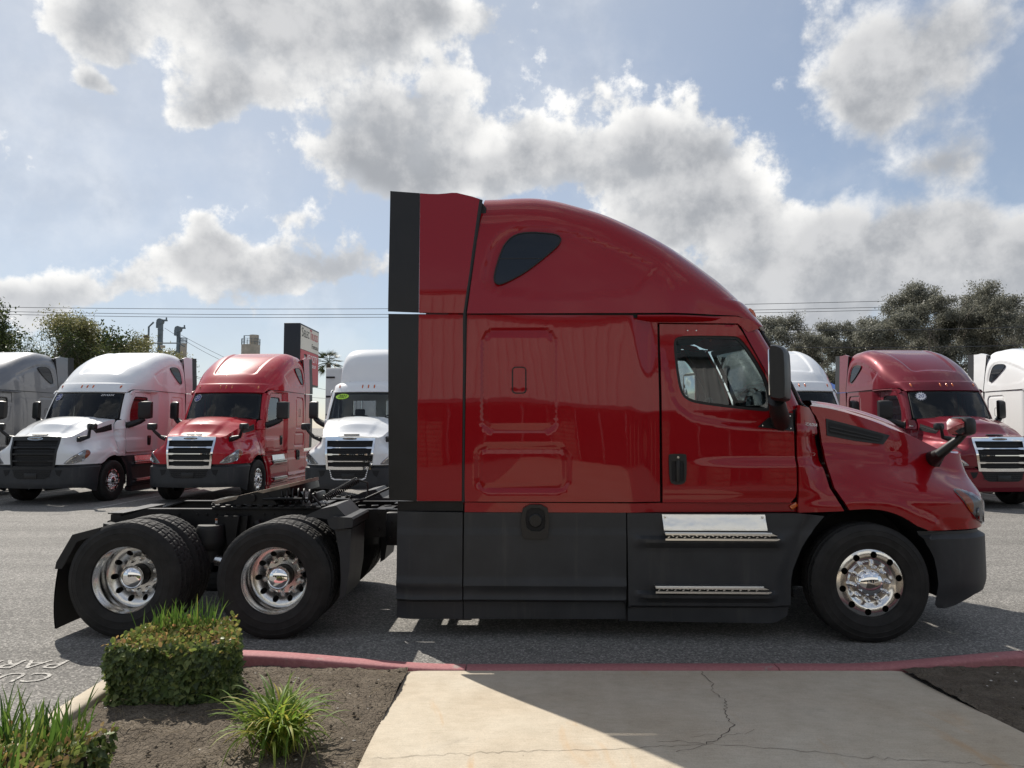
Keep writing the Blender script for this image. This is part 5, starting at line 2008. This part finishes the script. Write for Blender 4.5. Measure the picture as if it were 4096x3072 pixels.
def tree(name, label, loc, h, trunk_h, r, seed, m_leaf, m_bark, n, clump, leaf, group=None, cat='tree', spread=.6, lean=0, depth=3, elong=2.2, stems=1, drop=.3):
    rnd = random.Random(seed)
    root = empty(name, loc)
    tag(root, label, cat, group)
    mb, tips = MB(), []
    for s_ in range(stems):
        ln = Vector((lean + rnd.gauss(0, .12) + (s_ - (stems - 1) / 2) * .35, rnd.gauss(0, .12), 1))
        limb(mb, (rnd.gauss(0, .15 * stems), rnd.gauss(0, .15 * stems), -.1), ln, trunk_h, r, depth, rnd, tips, spread)
    # fit to height
    zm = max(t_.z for t_ in tips)
    k = h / (zm + clump * .6)
    mb.v = [(x * k, y * k, z * k) for x, y, z in mb.v]
    tips = [t_ * k for t_ in tips]
    mb.build('trunk', m_bark, root, sharp=60, fix=False)
    rs = np.random.RandomState(seed)
    T_ = np.array([tuple(t_) for t_ in tips])
    size = rs.uniform(.55, 1.25, len(T_))
    pick = rs.choice(len(T_), n, p=size ** 2 / (size ** 2).sum())
    c = T_[pick] + rs.normal(0, 1, (n, 3)) * (clump * .42 * size[pick])[:, None] * np.array([1, 1, .72])
    c[:, 2] = np.where(c[:, 2] < trunk_h * .25, trunk_h * .25 + rs.rand(n) * .5, c[:, 2])
    a = rs.normal(0, 1, (n, 3))
    a[:, 2] -= drop
    a /= np.linalg.norm(a, axis=1, keepdims=True)
    b = np.cross(a, rs.normal(0, 1, (n, 3)))
    b /= np.linalg.norm(b, axis=1, keepdims=True)
    L = leaf * rs.uniform(.6, 1.4, n)[:, None]
    w = L / elong
    v = np.stack([c - a * L * .5, c + b * w * .5, c + a * L * .5, c - b * w * .5], 1).reshape(-1, 3)
    me = bpy.data.meshes.new('crown')
    me.from_pydata(v.tolist(), [], np.arange(4 * n).reshape(-1, 4).tolist())
    me.materials.append(m_leaf)
    o = bpy.data.objects.new('crown', me)
    COL.objects.link(o)
    o.parent = root
    o['kind'] = 'stuff'
    return root


# right: thin grey eucalyptus behind the trucks (tops taken from the photograph)
EG = 'tall eucalyptus trees behind the trucks'
for i, (x, y, h, th, lab, st) in enumerate([
        (22.2, 52, 10.0, 4.0, 'grey green eucalyptus with an airy round top just beyond the red truck\'s cab', 2),
        (24.2, 55, 9.2, 3.4, 'lower bushy eucalyptus in the dip between two taller ones', 2),
        (27.6, 52, 10.8, 4.2, 'eucalyptus of middling height above the maroon truck\'s roof', 2),
        (30.6, 50, 12.3, 5.0, 'slender eucalyptus with a tall narrow peak above the maroon truck', 2),
        (33.2, 51, 11.7, 4.8, 'thin eucalyptus with a single wispy spire', 1),
        (35.8, 49, 12.3, 5.0, 'broad eucalyptus with pale forking branches above the last white truck', 2),
        (38.8, 50, 13.0, 5.2, 'tallest eucalyptus, dense, cut off at the edge', 2),
        (41.8, 52, 11.8, 5.2, 'eucalyptus beyond the edge behind the last white truck', 2),
        (26.0, 60, 11.0, 4.0, 'farther eucalyptus filling the dip left of the tall narrow peak', 3),
        (32.5, 60, 12.0, 4.4, 'farther eucalyptus seen dimly below the wispy spire', 3),
        (40.5, 60, 14.6, 5.0, 'farther eucalyptus topping the crowns at the edge', 3)]):
    tree('eucalyptus_tree', lab, (x, y, 0), h, th, .17, 40 + i, EUC, PALEBARK, 34000, .62, .155, EG, stems=st, depth=4, elong=2.6, spread=.60)
for i, (x, h) in enumerate([(24.0, 7.0), (26, 7.4), (29.5, 8.0), (33.5, 8.6), (37, 8.8), (40.5, 9.0)]):
    tree('understorey_tree', ['dull scrubby tree low behind the white and maroon trucks', 'dull scrubby tree behind the maroon truck\'s visor', 'dull scrubby tree behind the middle of the maroon roof', 'dull scrubby tree filling the gap under the wispy spire', 'dull scrubby tree below the pale forking branches', 'dull scrubby tree at the edge below the tallest eucalyptus'][i], (x, 57, 0), h, 1.6, .12, 70 + i, EUC, PALEBARK, 24000, .95, .18, 'scrubby trees below the eucalyptus', stems=3, depth=3, spread=.8)
tree('green_bush', 'yellow green leafy bush top above the last white truck', (27.9, 37, 0), 6.3, 2.0, .12, 90, BUSH, BARK, 6000, 1.0, .16, stems=3, depth=3)
# left
tree('dark_tree', 'dense dark green tree behind the grey truck', (-27.3, 40, 0), 9.3, 2.6, .25, 61, DARKTREE, BARK, 70000, 1.2, .19, stems=4, depth=3, spread=.7)
tree('dark_tree', 'dark shrubby tree low behind the grey truck with wispy shoots', (-25.9, 38, 0), 7.6, 2.0, .15, 62, DARKTREE, BARK, 9000, .9, .15, stems=3, depth=3, spread=.6, elong=4)
tree('olive_tree', 'rounded olive coloured tree behind the white truck with black grille', (-24.9, 42, 0), 8.2, 2.6, .2, 63, OLIVE, BARK, 80000, .85, .15, stems=3, depth=3, spread=.75, elong=3)
tree('olive_tree', 'smaller olive coloured tree beside the elevator towers', (-22.9, 43, 0), 7.7, 2.4, .16, 64, OLIVE, BARK, 40000, .95, .15, stems=2, depth=3, spread=.75, elong=3)
# palm behind the sign
pr = empty('palm_tree', (-16.1, 62, 0))
tag(pr, 'ragged fan palm showing beside the dealer sign', 'palm tree')
MB().tube([(0, 0, 0), (.1, 0, 4), (.05, 0, 7.4)], [.28, .22, .2], 10).build('trunk', BARK, pr)
rnd = random.Random(8)
for k in range(46):
    el = rnd.uniform(-1.2, 1.25)
    mb = MB()
    az = rnd.uniform(0, 2 * pi)
    d = Vector((cos(az) * cos(el), sin(az) * cos(el), sin(el)))
    st = Vector((.05, 0, 7.5))
    mid = st + d * .75
    sd_ = d.cross(Vector((0, 0, 1))).normalized() if abs(d.z) < .98 else Vector((1, 0, 0))
    mb.tube([st, mid], .012, 4, False)
    for q in range(13):
        a = (q - 6) / 6 * 1.25
        dd = (d * cos(a) + sd_ * sin(a)) * rnd.uniform(.55, .8) + Vector((0, 0, -.16))
        wv_ = d.cross(sd_) * .02 + sd_ * .025
        mb.add([mid - wv_, mid + wv_, mid + dd], [(0, 1, 2)])
    mb.build('frond', PALML, pr, smooth=False, fix=False)

# ================================================================ dealer sign
SIGNBLK = mat('black sign case', (.012, .013, .018), .45)
CREAM = mat('cream sign face', (.62, .58, .50), .45)
SIGNRED = mat('red sign face', (.42, .022, .035), .45)
sg = empty('dealer_sign', (-9.9, 33.0, 0))
tag(sg, 'tall double sign on a post, cream over red, black sides', 'sign')
MB().box((0, .35, 5.15), (.74, 3.10, 2.75), bev=.02).build('sign_case', SIGNBLK, sg)
up_ = MB().box((.372, .35, 5.91), (.010, 2.95, 1.07)).build('upper_face', CREAM, sg)
MB().box((.372, .35, 4.60), (.010, 2.95, 1.50)).build('lower_face', SIGNRED, sg)
MB().tube([(0, 0, 0), (0, 0, 3.8)], .16, 16).build('post', SIGNBLK, sg)
rt = frame_rot((0, 1, 0), (0, 0, 1))
text('sign_lettering', 'S', .60, BLACKPR, sg, (.380, -.98, 6.14), rt, .004, align='LEFT')
text('sign_lettering', 'ELEC', .46, BLACKPR, sg, (.380, -.66, 6.10), rt, .004, align='LEFT', sx=.88)
text('sign_lettering', 'T', .66, SIGNRED, sg, (.382, .30, 6.17), rt, .004, align='LEFT', sx=.9)
text('sign_lettering', 'RUCKS', .46, SIGNRED, sg, (.380, .60, 6.10), rt, .004, align='LEFT', sx=.72)
text('sign_lettering', 'Fontana', .33, BLACKPR, sg, (.380, 1.15, 5.66), rt, .003, .15)
text('sign_lettering', 'VELOCITY', .46, WHITEPR, sg, (.380, .72, 5.05), rt, .003, .3, sx=.82)
text('sign_lettering', 'GROUP', .22, WHITEPR, sg, (.380, 1.0, 4.70), rt, .003, .2)
lg = MB()
for k in range(2):
    y0 = -.62 + .20 * k
    lg.prism([(y0, 5.18), (y0 + .15, 5.18), (y0 + .20, 5.0), (y0 + .25, 5.18), (y0 + .17, 4.90)], .378, .384, 'yz')
lg.build('sign_emblem', WHITEPR, sg)

# ================================================================ trailer behind, mill towers and tanks far off
TRW = mat('white trailer panel', (.62, .62, .61), .5, vary=(2, .08))
tr = empty('box_trailer', (-6.45, 29.5, 0))
tag(tr, 'white box trailer with black door hinges behind the short cab truck', 'trailer')
MB().box((0, 2.5, 2.75), (2.6, 5.0, 3.1), bev=.03).build('body', TRW, tr)
for s in (-1, 1):
    d_ = MB().box((s * .64, -.02, 2.75), (1.24, .06, 2.95), bev=.01).build('rear_door', TRW, tr)
    for z in (1.6, 2.35, 3.1, 3.9):
        MB().box((s * 1.08, -.065, z), (.36, .03, .075), bev=.008).build('hinge', BLACKPL, d_)
    MB().tube([(s * .22, -.09, 1.25), (s * .22, -.09, 4.2)], .022, 6).build('lock_rod', DULLALU, d_)
MB().box((0, 2.5, 1.1), (2.3, 5, .2)).tube([(-1.1, 3.2, .5), (1.1, 3.2, .5)], .5, 20).build('running_gear', FRAMEM, tr)
MB().box((0, -.06, .75), (2.3, .08, .10)).box((-.7, -.04, .95), (.08, .08, .4)).box((.7, -.04, .95), (.08, .08, .4)).build('under_guard', FRAMEM, tr)

STEEL = mat('blue grey painted steel', (.12, .15, .17), .6, vary=(1, .3))
TANKM = mat('beige tank steel', (.40, .35, .28), .7, vary=(1.2, .2))


def tower(x, y, h, w, label, arm):
    r_ = empty('elevator_tower', (x, y, 0))
    tag(r_, label, 'tower', 'bucket elevator towers far off')
    m_ = MB().box((0, 0, h / 2 - .5), (w, w, h - 1.0))
    for k in range(9):
        m_.box((0, 0, h * (k + 1) / 10), (w * 1.12, w * 1.12, .12))
    m_.build('leg', STEEL, r_)
    MB().tube([(-.05, -.4, h - .6), (-.05, .4, h - .6)], .52, 14).box((-.35, 0, h - 1.2), (.6, .6, 1.0)).box((.55, 0, h - .4), (1.0, .5, .25)).box((.95, 0, h - .2), (.18, .18, .6)).build('head', STEEL, r_)
    if arm:
        MB().tube([(0, 0, h - 4.0), (-6.0, 0, h - 10.5)], .16, 8).build('spout', STEEL, r_)
    else:
        MB().tube([(-2.0, 0, 0), (-2.0, 0, h - 1.5), (-1.2, 0, h - .7)], .16, 8).build('spout', STEEL, r_)
    return r_


tower(-59.7, 120, 20.3, .62, 'taller elevator tower with a big rounded head', False)
tower(-56.6, 120, 19.0, .46, 'slimmer elevator tower with a slanting spout', True)


def tank(x, y, r1, h1, r2, h2, label, dx):
    r_ = empty('storage_tank', (x, y, 0))
    tag(r_, label, 'tank', 'beige storage tanks far off')
    MB().lathe([(r1, 0), (r1, h1), (.01, h1)], 32, 'Z').build('tank_shell', TANKM, r_)
    u = MB().lathe([(r2, h1), (r2, h2), (.01, h2)], 24, 'Z', c=(dx, 0, 0)).build('upper_bin', TANKM, r_)
    rl = MB()
    for k in range(16):
        a = 2 * pi * k / 16
        rl.tube([(r1 * cos(a), r1 * sin(a), h1), (r1 * cos(a), r1 * sin(a), h1 + 1.0)], .035, 4)
    for z in (.5, 1.0):
        rl.tube([(r1 * cos(a), r1 * sin(a), h1 + z) for a in np.linspace(0, 2 * pi, 33)], .035, 4, False)
    rl.tube([(-r1 * .8, 0, h1), (-r1 * .8, 0, h2 - .1), (dx, 0, h2 - .1)], .07, 5)
    rl.tube([(-r1 * 1.05, 0, 0), (-r1 * 1.05, 0, h1 + 1.0)], .05, 5)
    rl.tube([(-r1 * .8, .3, h1), (-r1 * .8, .3, h2 - .1)], .05, 5)
    rl.build('railing', STEEL, r_)


tank(-44.3, 120, 1.5, 15.7, .75, 17.4, 'larger beige tank with a railed top and a narrow bin on it', .55)
tank(-55.7, 120, .52, 15.9, .50, 15.95, 'small narrow beige tank beside the slimmer tower', 0.0)

# ================================================================ overhead wires and their poles
WIRE = mat('overhead wire', (.05, .05, .055), .6)
WOOD = mat('weathered pole wood', (.10, .075, .055), .9, vary=(4, .4))
def wire(label, y, zs, r=.021):
    m_ = MB()
    pts = []
    xm, zm, kl, kr = zs
    for x in np.linspace(-78, 80, 60):
        dx = x - xm
        pts.append((x, y, zm + (kl if dx < 0 else kr) * dx * dx))
    o = m_.tube(pts, r, 5).build('power_line', WIRE, None)
    return tag(o, label, 'power line', 'overhead lines across the sky')


wire('uppermost of the overhead lines crossing the whole sky', 60, (-21.5, 11.85, .00035, .00024))
wire('middle one of the overhead lines crossing the whole sky', 60.3, (-20.0, 11.42, .0005, .00024))
wire('lowest of the three overhead lines crossing the whole sky', 60.6, (-20.0, 11.22, .0005, .00024))
for s, lab in ((-78, 'wooden power pole carrying the lines beyond the grey truck'), (80, 'wooden power pole carrying the lines beyond the eucalyptus')):
    r_ = empty('power_pole', (s, 60.3, 0))
    tag(r_, lab, 'pole')
    MB().tube([(0, 0, 0), (0, 0, 15)], [.17, .12], 10).build('pole', WOOD, r_)
    MB().box((0, 0, 13.6), (.12, 2.4, .14)).build('cross_arm', WOOD, r_)
r_ = empty('street_pole', (-41.4, 80, 0))
tag(r_, 'dark pole with a lamp arm poking out of the olive tree', 'pole')
MB().tube([(0, 0, 0), (0, 0, 12.2)], .3, 8).build('pole', WOOD, r_)
MB().tube([(0, 0, 11.3), (3.6, 0, 11.3), (4.4, 0, 10.9)], .07, 6).build('lamp_arm', STEEL, r_)
MB().box((1.9, 0, 10.9), (.5, .3, .3), bev=.05).build('lamp_head', TANKM, r_)
for i, (a, b, lab) in enumerate([((-59.0, 120, 18.6), (-38, 118, 9.5), 'thin stay wire running down from the taller tower'), ((-56.2, 120, 17.4), (-31, 118, 8.0), 'thin stay wire from the slimmer tower past the beige tank'), ((-62, 118, 13.5), (-36, 118, 7.5), 'low service wire between the towers and the scarlet roof'), ((-59, 117, 12.0), (-30, 118, 6.5), 'lowest service wire above the scarlet roof')]):
    o = MB().tube([Vector(a).lerp(Vector(b), u) + Vector((0, 0, -1.2 * sin(pi * u))) for u in np.linspace(0, 1, 14)], .035, 4).build('stay_wire', WIRE, None)
    tag(o, lab, 'wire', 'thin wires round the mill towers')
for i, (z0, z1, lab) in enumerate([(8.0, 8.9, 'black service wire sagging through the eucalyptus'), (6.9, 7.7, 'lower black service wire behind the maroon roof')]):
    o = MB().tube([(x, 45, z0 + (z1 - z0) * (x - 18) / 26 - .3 * sin(pi * (x - 18) / 26)) for x in np.linspace(18, 44, 14)], .03, 4).build('service_wire', WIRE, None)
    tag(o, lab, 'wire', 'black wires in the trees')
# blue awning glimpsed between trucks
AWN = mat('blue canvas', (.06, .13, .36), .7)
aw = empty('canopy_tent', (13.2, 29.5, 0))
tag(aw, 'blue canvas canopy glimpsed between the white and maroon trucks', 'canopy')
MB().add([(-1.5, -1.5, 2.6), (1.5, -1.5, 2.6), (1.5, 1.5, 2.6), (-1.5, 1.5, 2.6), (0, 0, 3.7), (-1.5, -1.5, 2.35), (1.5, -1.5, 2.35), (1.5, 1.5, 2.35), (-1.5, 1.5, 2.35)], [(0, 1, 4), (1, 2, 4), (2, 3, 4), (3, 0, 4), (0, 1, 6, 5), (1, 2, 7, 6), (2, 3, 8, 7), (3, 0, 5, 8)]).build('canvas', AWN, aw, smooth=False)
for x in (-1.45, 1.45):
    for y in (-1.45, 1.45):
        MB().tube([(x, y, 0), (x, y, 2.6)], .03, 6).build('leg', DULLALU, aw)

# ================================================================ showroom behind the viewer (seen mirrored in paint, glass and chrome)
CORR = mat('white corrugated wall sheet', (.60, .60, .58), .5, vary=(1.5, .06))
BLOCK = mat('brown split block', (.20, .16, .125), .9, vary=(5, .35), bump=(22, .6, .02))
SHOPGL = mat('dark shop glass', (.010, .013, .016), .08, spec=.25)
bd = empty('showroom_building', (0, -10.5, 0))
tag(bd, 'white corrugated showroom with brown block piers, mirrored in the red paint', 'building')
mb = MB()
prof = []
x = -17.0
while x < 24:
    prof += [(x, 0), (x + .22, 0), (x + .25, .022), (x + .33, .022), (x + .36, 0)]
    x += .36
rows = [[(a, b, z) for a, b in prof] for z in (2.9, 7.2)]
mb.grid(rows).build('wall_sheet', CORR, bd, smooth=False)
MB().box((3.5, -4.0, 3.6), (41, 7.9, 7.2)).build('hall', CORR, bd, smooth=False)
MB().box((3.5, .04, 7.25), (41.2, .35, .16)).build('parapet_cap', STEEL, bd)
MB().box((3.5, .55, 2.82), (41, 1.3, .18)).build('awning', STEEL, bd)
for k in range(10):
    x = -16 + k * 4.2
    pier = MB().box((x, .30, 1.35), (1.0, .55, 2.7)).build('pier', BLOCK, bd)
    for j in range(13):
        for q in range(2):
            MB().box((x - .25 + .5 * q + (.0 if j % 2 else .0), .60, .10 + j * .205), (.47, .06, .18), bev=.012).build('block', BLOCK, pier) if j * .205 < 2.6 else None
    wv2 = MB().box((x + 2.1, .04, 1.35), (3.0, .06, 2.5)).build('shop_window', SHOPGL, bd)
    for q in (-1.5, -.5, .5, 1.5):
        MB().box((x + 2.1 + q, .09, 1.35), (.06, .06, 2.5)).build('mullion', DULLALU, wv2)
